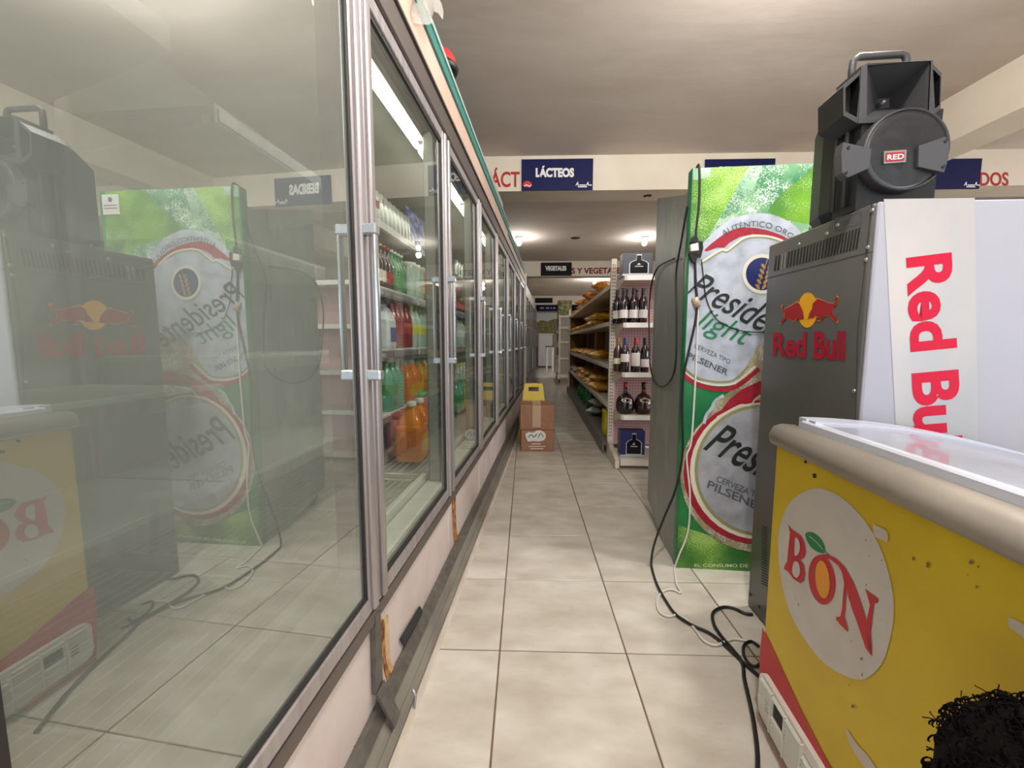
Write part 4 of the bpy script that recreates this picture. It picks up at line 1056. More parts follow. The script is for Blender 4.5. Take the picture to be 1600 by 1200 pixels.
def gift_box(px0, px1, t, z0, h, m, label, silver):
    l0, l1 = FG.ht(px0, 500, t).x, FG.ht(px1, 500, t).x
    r = thing('gift_box', label, 'box', FG, ((l0+l1)/2, t+.06, z0))
    bx = part('carton', B().box(l0, l1, t, t+.13, z0, z0+h, .003), m, r)
    cx, w = (l0+l1)/2+.01, (l1-l0)
    def dec(s, dy, m_):
        pts = [(-.30,.10),(-.30,.52),(-.22,.60),(-.08,.66),(-.08,.86),(.08,.86),(.08,.66),(.22,.60),(.30,.52),(.30,.10)]
        b = B().flat([on(cx+x*w*s, t-dy, z0+h*(.5+(y-.48)*s)) for x, y in pts]); return part('printed_decanter', b, m_, bx)
    dec(1.1, .0012, 'box_silver'); dec(.98, .002, 'decanter')
    part('printed_words', B().flat([on(cx-w*.14, t-.003, z0+h*.40), on(cx+w*.14, t-.003, z0+h*.40), on(cx+w*.14, t-.003, z0+h*.43), on(cx-w*.14, t-.003, z0+h*.43)]).flat([on(cx-w*.08, t-.003, z0+h*.48), on(cx, t-.003, z0+h*.56), on(cx+w*.06, t-.003, z0+h*.48)]), 'box_silver', bx)
    part('silver_band', B().box(l0-.001, l1+.001, t-.002, t+.132, z0+.004, z0+.022), 'box_silver', bx)
gift_box(971, 1017, 3.70, 1.661, .20, 'box_charcoal', 'charcoal gift box printed with a decanter on the top shelf', 1)
gift_box(975, 1014, 3.66, .086, .235, 'box_navy', 'navy gift box printed with a decanter on the bottom shelf', 1)

# snack bags
def mk_bag(name, m, cat='bag'):
    def f():
        r = proto(name, cat); b = B(); nu, nv = 13, 8; rng = random.Random(len(m)*7+3)
        for sgn in (1, -1):
            vs = []
            for i in range(nu):
                for j in range(nv):
                    u, v = i/(nu-1)*2-1, j/(nv-1)*2-1
                    th = .036*max(0, (1-abs(u)**3.2))**.6*max(0, (1-v*v))**.5
                    w = .085*(1-.10*(1-abs(u))); x = u*.125; y = v*w
                    vs.append((x, y, .0465+sgn*th*(1+.25*sin(u*9+v*4+sgn))+(.003*sin(v*20) if abs(u) > .95 else 0)))
            b.add(vs, [(i*nv+j, (i+1)*nv+j, (i+1)*nv+j+1, i*nv+j+1) for i in range(nu-1) for j in range(nv-1)], True)
        part('packet', b, m, r)
        part('printed_panel', B().add([(-.05, -.035, .0850), (.05, -.035, .0850), (.05, .035, .0850), (-.05, .035, .0850)], [(0, 1, 2, 3)]), 'rb_darkred' if m == 'chips2' else 'gold', r)
        return r
    f.key = name+m; return f
bag1 = mk_bag('snack_bag', 'chips'); bag2 = mk_bag('snack_bag', 'chips2'); bagw = mk_bag('white_bag', 'bag_white')
SHN = ('top', 'second', 'third', 'fourth')
def bag(f, px, l, zi, layer, lab, grp, rot=0, tilt=.0, sc=1.0):
    t = FG.hl(px, 500, l).y; z = GZ[zi]+.001+layer*.062
    o = place(f, FG, (l, t, z), lab, grp, rot, (sc, sc, sc)); return o
for i, (px, ly) in enumerate(((898, 0), (903, 0), (913, 0), (915, 1), (926, 0), (928, 1), (941, 0), (944, 1))):
    bag(bag2, px, gL+.13, 0, ly, '%s orange snack bag from the far end of the top shelf%s' % (ORD[i], ', on another' if ly else ''), 'orange bags on the top aisle shelf', 1.2+i*.4, sc=1.35 if ly else 1.2)
for i, px in enumerate((896, 899.5, 903, 907, 911, 916, 921, 927, 934, 941)):
    bag(bag1, px, gL+.12+.03*(i % 2), 1, 0, '%s yellow snack bag from the far end of the second shelf' % ORD[i], 'bags on the second aisle shelf', 1.0+i*.7, sc=1.1)
for i, px in enumerate((931, 937, 944)):
    bag(bag1, px, gL+.15, 1, 1.15, '%s yellow bag lying on the others at the near end of the second shelf' % ORD[i], 'bags on the second aisle shelf', .6+i, sc=1.25)
for i, px in enumerate((899, 902, 905, 908.5, 912, 916, 920, 925, 930, 936, 943)):
    bag(bag1, px, gL+.11+.03*(i % 2), 2, 0 if i < 3 else .15, '%s yellow snack bag from the far end of the third shelf' % ORD[i], 'bags on the third aisle shelf', 1.4+i*.55, sc=1.1+.02*i)
for i, px in enumerate((911, 914, 917.5, 921, 925, 929, 934, 939, 944)):
    bag(bag1 if i % 3 else bag2, px, gL+.12, 3, 0, '%s orange snack bag from the far end, bottom layer, fourth shelf' % ORD[i], 'bags on the fourth aisle shelf', 1.2+i*.8, sc=1.2)
for i, px in enumerate((915, 919, 923.5, 929, 935, 941)):
    bag(bag1 if i % 2 else bag2, px, gL+.16, 3, 1.2, '%s orange snack bag from the far end, upper layer, fourth shelf' % ORD[i], 'bags on the fourth aisle shelf', .8+i*.9, sc=1.2)
bag(bagw, 899, gL+.12, 3, 0, 'flat white bag at the far end of the fourth shelf', None, 1.5, sc=1.2); bag(bagw, 904, gL+.12, 3, 0, 'white bag beside the orange bags on the fourth shelf', None, 1.3, sc=1.2)
pet = [(0, 0), (.04, 0), (.052, .012), (.052, .07), (.049, .10), (.052, .13), (.052, .2), (.04, .25), (.018, .285), (.014, .3), (0, .302)]
petG = mk_bottle('soda_bottle', 'bottle', pet, 'pet_green', (.0528, .12, .19, 'cap_green'), ([(.017, .292), (.017, .315), (0, .315)], 'cap_green'))
for i, (px, l) in enumerate(((909, .1), (913.5, .1), (918.5, .1), (924, .1), (911, .22), (917, .22))):
    t = FG.hl(px, 500, gL+l).y
    place(petG, FG, (gL+l, t, .131), 'green soda bottle on the bottom aisle shelf, %s from the far end, %s row' % (ORD[i % 4], 'front' if i < 4 else 'back'), 'green soda bottles on the bottom aisle shelf')
def base_bag(px, l, rot, lab, f=bagw, z=.131, sc=1.3):
    t = FG.hl(px, 500, gL+l).y; place(f, FG, (gL+l, t, z), lab, None, rot, (sc, sc, sc))
base_bag(936, .13, 1.0, 'white bag on the bottom shelf behind the yellow pack'); base_bag(939, .14, 1.8, 'white bag lying on another bag on the bottom shelf', z=.25, sc=1.25)
def ypack():
    l0 = gL+.02; t0 = FG.hl(943.5, 600, l0).y; r = thing('yellow_pack', 'bright yellow pack at the near end of the bottom shelf', 'pack', FG, (l0+.1, t0, .131))
    p = part('wrapper', B().box(l0, l0+.22, t0-.12, t0+.10, .131, .39, .02, 2), 'pack_yellow', r)
    for i in range(3): part('printed_stripe', B().box(l0-.0012, l0, t0-.07+i*.06, t0-.055+i*.06, .25, .37), 'rb_darkred', p)
ypack()

# ------------------------------------------------------------------ cartons and the yellow floor sign in the aisle
def carton(x0, x1, y0, y1, z0, z1, label):
    r = thing('cardboard_carton', label, 'box', FB, ((x0+x1)/2, (y0+y1)/2, z0))
    b = bmesh.new(); bmesh.ops.create_cube(b, size=1); bmesh.ops.subdivide_edges(b, edges=b.edges[:], cuts=6, use_grid_fill=True); rg = random.Random(int(z0*100)+5)
    for v in b.verts:
        p = v.co.copy(); bul = .012
        x = x0+(p.x+.5)*(x1-x0); y = y0+(p.y+.5)*(y1-y0); z = z0+(p.z+.5)*(z1-z0)
        k = (1-4*p.x*p.x)*(1-4*p.z*p.z) if abs(p.y) > .49 else 0
        y += (1 if p.y > 0 else -1)*bul*k; k = (1-4*p.y*p.y)*(1-4*p.z*p.z) if abs(p.x) > .49 else 0; x += (1 if p.x > 0 else -1)*bul*k
        x += rg.uniform(-.002, .002); 
        if abs(p.z) < .49: y += rg.uniform(-.002, .002)
        v.co = (x, y, z)
    o = part('carton_shell', B().bm(b, False), 'cardboard', r); m = o.modifiers.new('round', 'BEVEL'); m.width = .006; m.segments = 2; m.limit_method = 'ANGLE'; m.angle_limit = radians(50)
    return r, o
cy = 4.12
h4 = lambda e: (lambda px, py: FB.ht(px, py, cy-.014-e*.001))
zc0 = FB.ht(840, 672, cy).z; zc1 = FB.ht(840, 633, cy).z
X0, X1 = FB.ht(814.5, 700, cy).x, FB.ht(865, 700, cy).x
r1, o1 = carton(X0, X1, cy, cy+.32, 0, zc0-.002, 'lower brown carton with a white printed cloud on the aisle floor')
r2, o2 = carton(X0-.012, X1+.005, cy+.004, cy+.33, zc0, zc1, 'upper brown taped carton stacked in the aisle')
b = B(); cl = [(822,684),(821,678),(826,675),(833,676),(838,673),(843,672),(848,674),(852,677),(853,683),(850,688),(843,690),(833,689),(825,690)]
b.flat([h4(1)(*p) for p in cl]); part('printed_cloud', b, 'print_white', o1)
b = B(); stroke(b, [(825,684),(830,679),(834,683),(839,678)], 1.5, h4(2)); stroke(b, [(841,684),(845,677),(849,683)], 1.3, h4(2)); part('cloud_scribble', b, 'ink_grey', o1)
b = B()
for (x0_, x1_, y_) in ((831,845,693),(826,852,697),(829,849,700.5)): b.flat([h4(1)(x0_, y_), h4(1)(x1_, y_), h4(1)(x1_, y_+1.3), h4(1)(x0_, y_+1.3)])
part('printed_lines', b, 'print_white', o1)
tq = B(); a_ = h4(1)(832, 634); c_ = h4(1)(845, 668); tz = zc1+.001
tq.add([on(a_.x, cy-.0145, c_.z), on(c_.x, cy-.0145, c_.z), on(c_.x, cy-.012, zc1-.006), on(a_.x, cy-.012, zc1-.006), on(c_.x, cy+.006, tz+.001), on(a_.x, cy+.006, tz+.001), on(c_.x, cy+.32, tz+.001), on(a_.x, cy+.32, tz+.001)], [(0, 1, 2, 3), (3, 2, 4, 5), (5, 4, 6, 7)])
part('tape_strip', tq, 'tape', o2)
b = B().box(X0-.01, X1+.003, cy+.155, cy+.158, zc1, zc1+.0015); part('flap_seam', b, 'slot_black', o2)
def floor_sign():
    t = 4.62; f = lambda px, py: FB.ht(px, py, t); zt_ = f(834, 601).z; x0, x1 = f(819.5, 601).x, f(848.5, 601).x; xm = (x0+x1)/2; w = (x1-x0)/2
    r = thing('floor_sign', 'yellow folding floor sign with a handle hole behind the cartons', 'sign', FB, (xm, t+.1, 0))
    for s, nm in ((-1, 'front_leaf'), (1, 'back_leaf')):
        def P_(x, z): k = (zt_-z)/zt_; return on(xm+x, t+.1+s*(.012+.13*k), z)
        W = lambda z: w+.075*(zt_-z)/zt_
        hz1, hz0, hw = zt_-.035, zt_-.085, w*.56
        b = B(); th = Vector((0, .008, 0))
        for q in ([(-W(zt_), zt_), (W(zt_), zt_), (W(hz1), hz1), (-W(hz1), hz1)], [(-W(hz1), hz1), (-hw, hz1), (-hw, hz0), (-W(hz0), hz0)], [(hw, hz1), (W(hz1), hz1), (W(hz0), hz0), (hw, hz0)],
                  [(-W(hz0), hz0), (W(hz0), hz0), (W(.04), .04), (-W(.04), .04)], [(-W(.04), .04), (-W(.04)+.05, .04), (-W(0)+.045, 0), (-W(0), 0)], [(W(.04)-.05, .04), (W(.04), .04), (W(0), 0), (W(0)-.045, 0)]):
            b.prism([P_(x, z) for x, z in q], th)
        part(nm, b, 'caution_yellow', r)
    part('hinge', B().cyl(on(xm-w, t+.104, zt_-.004), on(xm+w, t+.104, zt_-.004), .012, 8), 'caution_yellow', r)
floor_sign()

# ------------------------------------------------------------------ far end of the shop
def far_rack():
    t0, t1 = 11.3, 12.9; l0, l1 = FG.ht(872.5, 560, t0).x, FG.ht(889.5, 560, t0).x+.25
    r = thing('steel_rack', 'grey steel rack on castors far down the aisle', 'rack', FG, ((l0+l1)/2, (t0+t1)/2, 0))
    for l in (l0, l1-.05):
        for t in (t0, t1-.05): part('post', B().box(l, l+.05, t, t+.05, .1, 1.79), 'shelf_cream', r); part('castor', B().cyl(on(l+.01, t+.025, .05), on(l+.04, t+.025, .05), .05, 12), 'black', r)
    for z in (.22, .68, 1.12, 1.5, 1.80): part('shelf', B().box(l0, l1, t0, t1, z-.03, z).box(l0-.01, l1+.01, t0-.015, t0, z-.05, z+.01), 'shelf_cream', r)
    part('end_sheet', B().box(l0+.05, l1-.05, t0+.03, t0+.035, .25, 1.75), 'backwall', r)
    for i, z in enumerate((.72, 1.13, 1.51)):
        part_ = thing('grey_crate', '%s dark crate on the far steel rack' % ('lowest', 'middle', 'highest')[i], 'crate', FG, ((l0+l1)/2, t0+.8, z-.03))
        part('crate_body', B().box(l0+.02, l1-.06, t0+.1, t0+1.3, z-.029+.03, z+.2, .01), 'grey_steel', part_)
        part('crate_rim', B().box(l0+.01, l1-.05, t0+.09, t0+1.31, z+.2, z+.22, .005), 'alu_dark', part_)
    bx = thing('printed_carton', 'pale green and brown printed carton on top of the far rack', 'box', FG, ((l0+l1)/2, t0+.3, 1.801))
    part('carton_shell', B().box(l0-.02, l1-.2, t0, t0+.5, 1.801, 2.2, .008), 'leafy', bx); part('flap', B().box(l0-.02, l1-.2, t0-.002, t0+.5, 2.2, 2.205), 'cardboard', bx)
far_rack()
YW = 19.59
hw = lambda px, py, e=.0: FB.ht(px, py, YW-.01-e)
q = thing('wall_banner', 'dark blue banner on the far end wall above the vegetable picture', 'banner', FB, (hw(860, 480).x, YW, hw(860, 487).z))
a_, c_ = hw(838, 486.5), hw(905, 477)
bb = part('banner_cloth', B().box(a_.x, c_.x, YW-.012, YW, a_.z, c_.z), 'sign_blue', q)
b = B()
for x0_, x1_ in ((844,850),(853,858),(860,862),(864,868),(872,880)): b.flat([hw(x0_, 482.5, .004), hw(x1_, 482.5, .004), hw(x1_, 480, .004), hw(x0_, 480, .004)])
part('banner_marks', b, 'box_silver', bb)
q = thing('wall_picture', 'large picture of vegetables on the far end wall', 'picture', FB, (hw(860, 500).x, YW, hw(860, 521).z))
a_, c_ = hw(838, 521), hw(905, 489)
bb = part('picture_panel', B().box(a_.x, c_.x, YW-.01, YW, a_.z, c_.z), 'leafy', q); part('picture_sky', B().flat([hw(838, 504, .003), hw(846, 500, .003), hw(856, 502, .003), hw(866, 498, .003), hw(905, 500, .003), hw(905, 489, .003), hw(838, 489, .003)]), 'far_white', bb)
q = thing('white_counter', 'white chest counter against the far end wall', 'counter', FB, (hw(855, 540).x, 18.6, 0))
a_ = FB.ht(841, 540, 18.2); c_ = FB.ht(863, 540, 18.2)
part('counter_body', B().box(a_.x, c_.x, 18.2, 19.2, .05, 1.42, .02), 'far_white', q); part('counter_top', B().box(a_.x-.03, c_.x+.03, 18.17, 19.23, 1.42, 1.47, .01), 'abs_white', q); part('plinth', B().box(a_.x+.03, c_.x-.03, 18.23, 19.17, 0, .05), 'black', q)
q = thing('grey_table', 'small grey table before the white counter at the far end', 'table', FB, (FB.ht(859, 560, 15.6).x, 15.6, 0))
a_ = FB.ht(853, 560, 15.4); c_ = FB.ht(866, 560, 15.4)
part('table_top', B().box(a_.x, c_.x, 15.3, 15.9, .92, .96), 'frame_grey', q)
for l in (a_.x+.02, c_.x-.06):
    for t in (15.33, 15.83): part('leg', B().box(l, l+.04, t, t+.04, 0, .92), 'abs_white', q)
by = BY3
beam_sign(836, 465.5, 863.5, 473.5, BY3, 'black sign on the third, farthest beam', 'sign_black')
bulb(1000, 446, 'bare ceiling bulb hidden behind the end shelf, far bay', 60)
bulb(2600, 380, 'bare ceiling bulb in the second bay, right of the wine shelf', 20) if False else None

# ------------------------------------------------------------------ goods behind the cooler doors
def crow(f, z, pxs, lab, grp, l=-.925, rows=1, dl=.1, rot=0, sc=None):
    n = 0
    for rw in range(rows):
        for i, px in enumerate(pxs):
            t = FU.hl(px, 500, l).y
            place(f, FU, (l-dl*rw, t+.01*rw, z+.001), (lab % ORD[i])+(', back row' if rw else ''), grp, rot, sc)
canP = [(0, 0), (.024, 0), (.032, .01), (.033, .015), (.033, .145), (.029, .157), (.028, .16), (.026, .155), (0, .154)]
can = mk_bottle('drink_can', 'can', canP, 'can_silver', (.0334, .05, .11, 'can_silver'), None)
can2 = mk_bottle('drink_can', 'can', canP, 'can_silver', (.0334, .07, .11, 'can_print'), None)
crow(can2, 1.705, (584, 588.5), 'silver can with a red print, %s from the near end of the top cooler shelf', 'cans with red print on the top cooler shelf')
crow(can, 1.705, (595, 602, 608.5, 615, 621, 626.5, 631.5, 636), 'silver drink can, %s of the plain cans on the top cooler shelf', 'plain silver cans on the top cooler shelf', rows=2, dl=.07)
def milk_bag():
    r = proto('drink_pouch', 'pouch'); b = B(); nu, nv = 9, 9
    for s in (1, -1):
        vs = []
        for i in range(nu):
            for j in range(nv):
                u, v = i/(nu-1)*2-1, j/(nv-1); th = .035*(1-u*u)**.5*(1-(v**3))*(.6+.4*(1-v)) if v < 1 else .001
                vs.append((s*th, u*.065*(1-.08*v), v*.23))
        b.add(vs, [(i*nv+j, (i+1)*nv+j, (i+1)*nv+j+1, i*nv+j+1) for i in range(nu-1) for j in range(nv-1)], True)
    part('pouch', b, 'bag_blue', r); part('pouch_seal', B().box(-.002, .002, -.06, .06, .23, .245), 'juice_blue' if False else 'bag_blue', r); return r
crow(milk_bag, 1.705, (643, 649, 655, 660.5, 665.5, 670), 'blue and white pouch, %s from the cans on the top cooler shelf', 'blue pouches on the top cooler shelf', rows=2, dl=.09)
longneck = [(0, 0), (.03, 0), (.033, .008), (.033, .13), (.026, .16), (.014, .19), (.013, .235), (0, .236)]
LN = lambda m, lm, cm: mk_bottle('glass_bottle', 'bottle', longneck, m, (.0335, .04, .10, lm), ([(.0145, .228), (.0155, .232), (.0155, .242), (0, .243)], cm))
crow(LN('bottle_amber', 'label_cream', 'gold'), 1.377, (585, 590.5, 596), 'dark cream-labelled bottle, %s from the near end, second cooler shelf', 'dark cream-labelled bottles on the second cooler shelf', rows=2, dl=.075)
crow(LN('cola_dark', 'can_print', 'cap_red'), 1.377, (602, 607.5), 'dark red-labelled bottle, %s of the pair, second cooler shelf', 'dark red-labelled bottles on the second cooler shelf', rows=2, dl=.075)
crow(LN('pet_green', 'cap_green', 'cap_white'), 1.377, (613, 618, 623, 628), 'green glass bottle, %s from the red labelled ones, second cooler shelf', 'green bottles on the second cooler shelf', rows=2, dl=.075)
tub = [(0, 0), (.04, 0), (.045, .008), (.05, .2), (.044, .215), (0, .216)]
TUB = lambda m, cm: mk_bottle('lidded_tub', 'tub', tub, m, (.0488, .05, .13, m), ([(.052, .2), (.053, .205), (.053, .222), (0, .224)], cm))
crow(TUB('pet_clear', 'cap_white'), 1.377, (639, 646, 653), 'clear lidded tub, %s past the green bottles, second cooler shelf', 'clear tubs on the second cooler shelf')
crow(TUB('orange_jar', 'cap_white'), 1.377, (660, 666, 671.5), 'orange tub with a clear lid, %s from the clear tubs, second cooler shelf', 'orange tubs on the second cooler shelf')
petp = [(0, 0), (.036, 0), (.044, .012), (.044, .15), (.04, .19), (.018, .235), (.014, .245), (.014, .262), (0, .263)]
PT_ = lambda m, lm, cm: mk_bottle('soda_bottle', 'bottle', petp, m, (.0447, .09, .15, lm), ([(.0165, .25), (.0165, .27), (0, .271)], cm))
crow(PT_('cola_red', 'can_print', 'cap_red'), 1.06, (612, 619, 626, 633), 'red soda bottle, %s from the blue jug, third cooler shelf', 'red soda bottles on the third cooler shelf', rows=2, dl=.1)
crow(PT_('pet_clear', 'cap_yellow', 'cap_yellow'), 1.06, (642, 648.5, 655, 661, 666.5, 671.5), 'clear bottle with a yellow label, %s past the red ones, third cooler shelf', 'yellow labelled bottles on the third cooler shelf', rows=1)
crow(PT_('pet_teal', 'cap_green', 'cap_green'), .714, (601, 609.5, 617), 'green soda bottle, %s from the near end, fourth cooler shelf', 'green soda bottles on the fourth cooler shelf', rows=2, dl=.1)
def mk_jug(m, cm, name='juice_jug', lm=None):
    def f():
        r = proto(name, 'jug'); b = B().box(-.06, .06, -.075, .075, 0, .17, .018, 3)
        rings = [(.06, .075, .16), (.055, .065, .19), (.03, .035, .225), (.02, .02, .235), (.02, .02, .25)]; n = 16; vs = []
        for a_, c_, z in rings:
            for k in range(n): an = 2*pi*k/n; vs.append((a_*max(-.92, min(.92, cos(an)*1.2)), c_*max(-.92, min(.92, sin(an)*1.2)), z))
        b.add(vs, [(i*n+k, i*n+(k+1) % n, (i+1)*n+(k+1) % n, (i+1)*n+k) for i in range(4) for k in range(n)], True)
        part('jug_body', b, m, r); part('cap', B().lathe([(.022, .248), (.023, .27), (0, .272)], n=14), cm, r)
        part('grip', B().tube([(0, .03, .222), (0, .066, .21), (0, .074, .17), (0, .07, .13)], .009, 8), m, r)
        part('paper_label', B().box(.0602, .0612, -.05, .05, .04, .12), lm or m, r); return r
    f.key = name+m; return f
crow(mk_jug('jug_white', 'jug_blue', 'milk_jug', 'jug_blue'), 1.06, (599,), 'white jug with a blue label, %s at the near end of the third cooler shelf', None, l=-.95)
crow(mk_jug('juice_orange', 'cap_white', lm='juice_yellow'), .714, (629, 640), 'orange juice jug, %s past the green bottles, fourth cooler shelf', 'orange juice jugs on the fourth cooler shelf', l=-.95)
crow(mk_jug('juice_yellow', 'cap_green', lm='juice_orange'), .714, (650.5, 660), 'yellow juice jug, %s past the orange ones, fourth cooler shelf', 'yellow juice jugs on the fourth cooler shelf', l=-.95)
crow(PT_('pet_green', 'cap_yellow', 'cap_green'), .714, (668, 673), 'green bottle, %s past the yellow jugs, fourth cooler shelf', 'green bottles at the far end of the fourth cooler shelf')
def big_jar():
    r = proto('plastic_jar', 'jar'); part('jar_body', B().lathe([(0, 0), (.075, 0), (.085, .015), (.085, .17), (.07, .2), (.06, .205), (0, .206)], n=20), 'pink_tub', r)
    part('lid', B().lathe([(.066, .2), (.068, .205), (.068, .232), (0, .235)], n=20), 'cap_red', r); return r
crow(big_jar, .478, (622, 636), 'pink plastic jar, %s from the near end of the cooler deck', 'pink jars on the cooler deck', l=-.84)
crow(mk_jug('juice_orange', 'cap_green', lm='juice_yellow'), .478, (640, 652), 'orange jug, %s on the cooler deck below the juice shelf', 'orange jugs on the cooler deck', l=-.74, sc=(1.15, 1.15, 1.15))
crow(TUB('pink_tub', 'cap_green'), .478, (652, 660), 'pink tub, %s at the far side of the cooler deck', 'pink tubs on the cooler deck', l=-.9, sc=(1.3, 1.3, 1.3))
def lemon_net():
    r = proto('yellow_melon', 'fruit'); part('rind', B().lathe([(0, 0), (.03, .006), (.055, .03), (.062, .06), (.052, .095), (.025, .115), (0, .118)], n=18), 'juice_yellow', r)
    part('stalk', B().cyl((0, 0, .115), (0, 0, .128), .005, 6), 'leaf_green', r); return r
crow(lemon_net, .478, (668,), 'yellow round fruit, %s at the far front corner of the cooler deck', None, l=-.70)
# third door
crow(TUB('pet_clear', 'cap_yellow'), .714, (712, 717, 722, 727), 'pale cup tub, %s from the near end of the low shelf behind the third door', 'cup tubs behind the third door', sc=(.8, .8, .8))
crow(PT_('pet_teal', 'cap_green', 'cap_green'), .478, (711, 716, 721), 'green bottle, %s on the deck behind the third door', 'green bottles on the deck behind the third door', l=-.85)
crow(mk_jug('pack_yellow', 'cap_yellow', 'yellow_jug'), .478, (727,), 'yellow jug, %s beside the green bottles behind the third door', None, l=-.82)
crow(PT_('pet_clear', 'cap_white', 'jug_blue'), 1.06, (714, 719, 724, 728), 'clear bottle, %s from the near end behind the third door', 'clear bottles behind the third door')
crow(LN('cola_dark', 'can_print', 'cap_red'), 1.377, (713, 717, 721, 725), 'dark bottle, %s from the near end of the shelf behind the third door', 'dark bottles behind the third door')
crow(can, 1.705, (712, 716, 720, 724), 'silver can, %s from the near end of the top shelf behind the third door', 'cans behind the third door')

# ------------------------------------------------------------------ cables
def cable(name, pts, r, m, label, split=None):
    """pts: (px, py, 'f' front plane | 's' side plane | 'g' floor)"""
    P3 = []
    for x, y, k in pts:
        if k == 'f': p = FU.ht(x, y, TP-.012)
        elif k == 's': p = FU.hl(x, y, pl-.012)
        elif k == 'b': p = FU.ht(x, y, TP+.03)
        else: p = FU.hz(x, y, r+.002)
        P3.append(p)
    P3 = smooth_poly(P3, False, 6); c = P3[0]
    for p in P3: p.z = max(p.z, r+.001)
    return solo(name, B().tube(P3, r, 8), m, FU, (P3[-1].x, P3[-1].y, 0), label, 'cable')
q = thing('extension_lead', 'black extension lead with plugs hanging over the green cooler front', 'cable', FU, (pl+.05, TP-.01, 0))
def lead(pts, r, m, nm, lab=None):
    P3 = smooth_poly([FU.ht(x, y, TP-.012) if k == 'f' else FU.hz(x, y, r+.002) if k == 'g' else FU.hl(x, y, pl-.012) for x, y, k in pts], False, 6)
    for p in P3: p.z = max(p.z, r+.001)
    return part(nm, B().tube(P3, r, 8), m, q, lab)
top = FU.ht(1093, 262, TP-.012)
P3 = [on(top.x+.02, TP+.10, PTOP-.10), on(top.x+.01, TP+.07, PTOP-.01), on(top.x+.004, TP+.04, PTOP+.012), on(top.x, TP-.004, PTOP+.010)]+[FU.ht(x, y, TP-.012) for x, y in ((1093,268),(1093.5,290),(1092,325),(1089,350),(1087,372))]
part('cable_drop', B().tube(smooth_poly(P3, False, 5), .0048, 8), 'cable_black', q)
lead([(1086,405,'f'),(1087,440,'f'),(1089,470,'f'),(1087,500,'f'),(1076,550,'f'),(1068,590,'f'),(1066,640,'f'),(1067,700,'f'),(1062,740,'f'),(1052,775,'f'),(1035,815,'f'),(1021,855,'f'),(1018,885,'g'),(1026,912,'g'),(1040,938,'g'),(1056,960,'g'),(1080,976,'g'),(1110,990,'g'),(1135,1010,'g'),(1160,1034,'g'),(1186,1056,'g')], .0055, 'cable_black', 'cable_run')
lead([(1096,405,'f'),(1100,440,'f'),(1104,468,'f'),(1118,497,'f'),(1140,511,'f'),(1165,518,'f'),(1195,519,'f')], .0025, 'cable_black', 'thin_wire')
hp_ = lambda e: (lambda px, py: FU.ht(px, py, TP-.03-e))
part('plug', B().prism([hp_(0)(*p) for p in c4([(395,740),(400,710),(440,685),(455,715),(455,745)])], (0, .022, 0)), 'cable_black', q)
part('adapter', B().prism([hp_(0)(*p) for p in c4([(395,760),(455,745),(460,805),(400,812)])], (0, .022, 0)), 'abs_white', q, 'white adapter')
part('plug', B().prism([hp_(0)(*p) for p in c4([(455,735),(490,735),(495,790),(475,860),(450,850),(385,830),(395,812),(460,806)])], (0, .02, 0)), 'cable_black', q)
part('plug', B().prism([hp_(0)(*p) for p in c4([(385,825),(450,835),(445,880),(435,905),(415,900),(395,860)])], (0, .02, 0)), 'cable_black', q)
part('tape_wrap', B().tube([FU.ht(1085.5, 465, TP-.014), FU.ht(1090, 480, TP-.014)], .014, 8), 'tape', q)
cable('white_cable', [(1091,478,'f'),(1088,560,'f'),(1085,620,'f'),(1080,690,'f'),(1073,712,'f'),(1075,740,'f'),(1078,775,'f'),(1075,830,'f'),(1060,870,'f'),(1054,890,'f'),(1057,912,'g'),(1064,926,'g'),(1050,921,'g'),(1036,924,'g'),(1027,938,'g'),(1030,955,'g'),(1044,963,'g'),(1058,961,'g'),(1075,970,'g'),(1088,986,'g'),(1100,1001,'g'),(1118,1008,'g'),(1134,1002,'g'),(1146,998,'g'),(1164,1001,'g')], .0045, 'cable_white', 'thin white cable hanging on the green cooler and looping on the tiles')
cable('looped_cable', [(1074,322,'s'),(1070,345,'s'),(1064,380,'s'),(1057,420,'s'),(1056,455,'s'),(1057,500,'s'),(1056,560,'s'),(1052,585,'s'),(1043,600,'s'),(1033,604,'s'),(1022,595,'s'),(1016,570,'s'),(1014.5,530,'s'),(1014.5,480,'s'),(1019,440,'s'),(1028,418,'s'),(1040,410,'s'),(1054,404,'s')], .005, 'cable_black', 'black cable hung in a long loop on the grey cooler side')
cable('floor_cable', [(1176,960,'g'),(1163,958,'g'),(1145,950,'g'),(1128,949,'g'),(1114,958,'g'),(1116,976,'g'),(1128,995,'g'),(1145,1015,'g'),(1160,1036,'g'),(1163,1060,'g'),(1170,1090,'g'),(1178,1130,'g'),(1184,1185,'g'),(1180,1260,'g')], .006, 'cable_black', 'black cable curling on the tiles beside the freezer vent')
cable('cable_coil', [(1186,1010,'g'),(1174,1002,'g'),(1163,1008,'g'),(1162,1022,'g'),(1170,1036,'g'),(1180,1041,'g'),(1190,1036,'g')], .005, 'cable_black', 'small coil of black cable at the foot of the grey fridge')

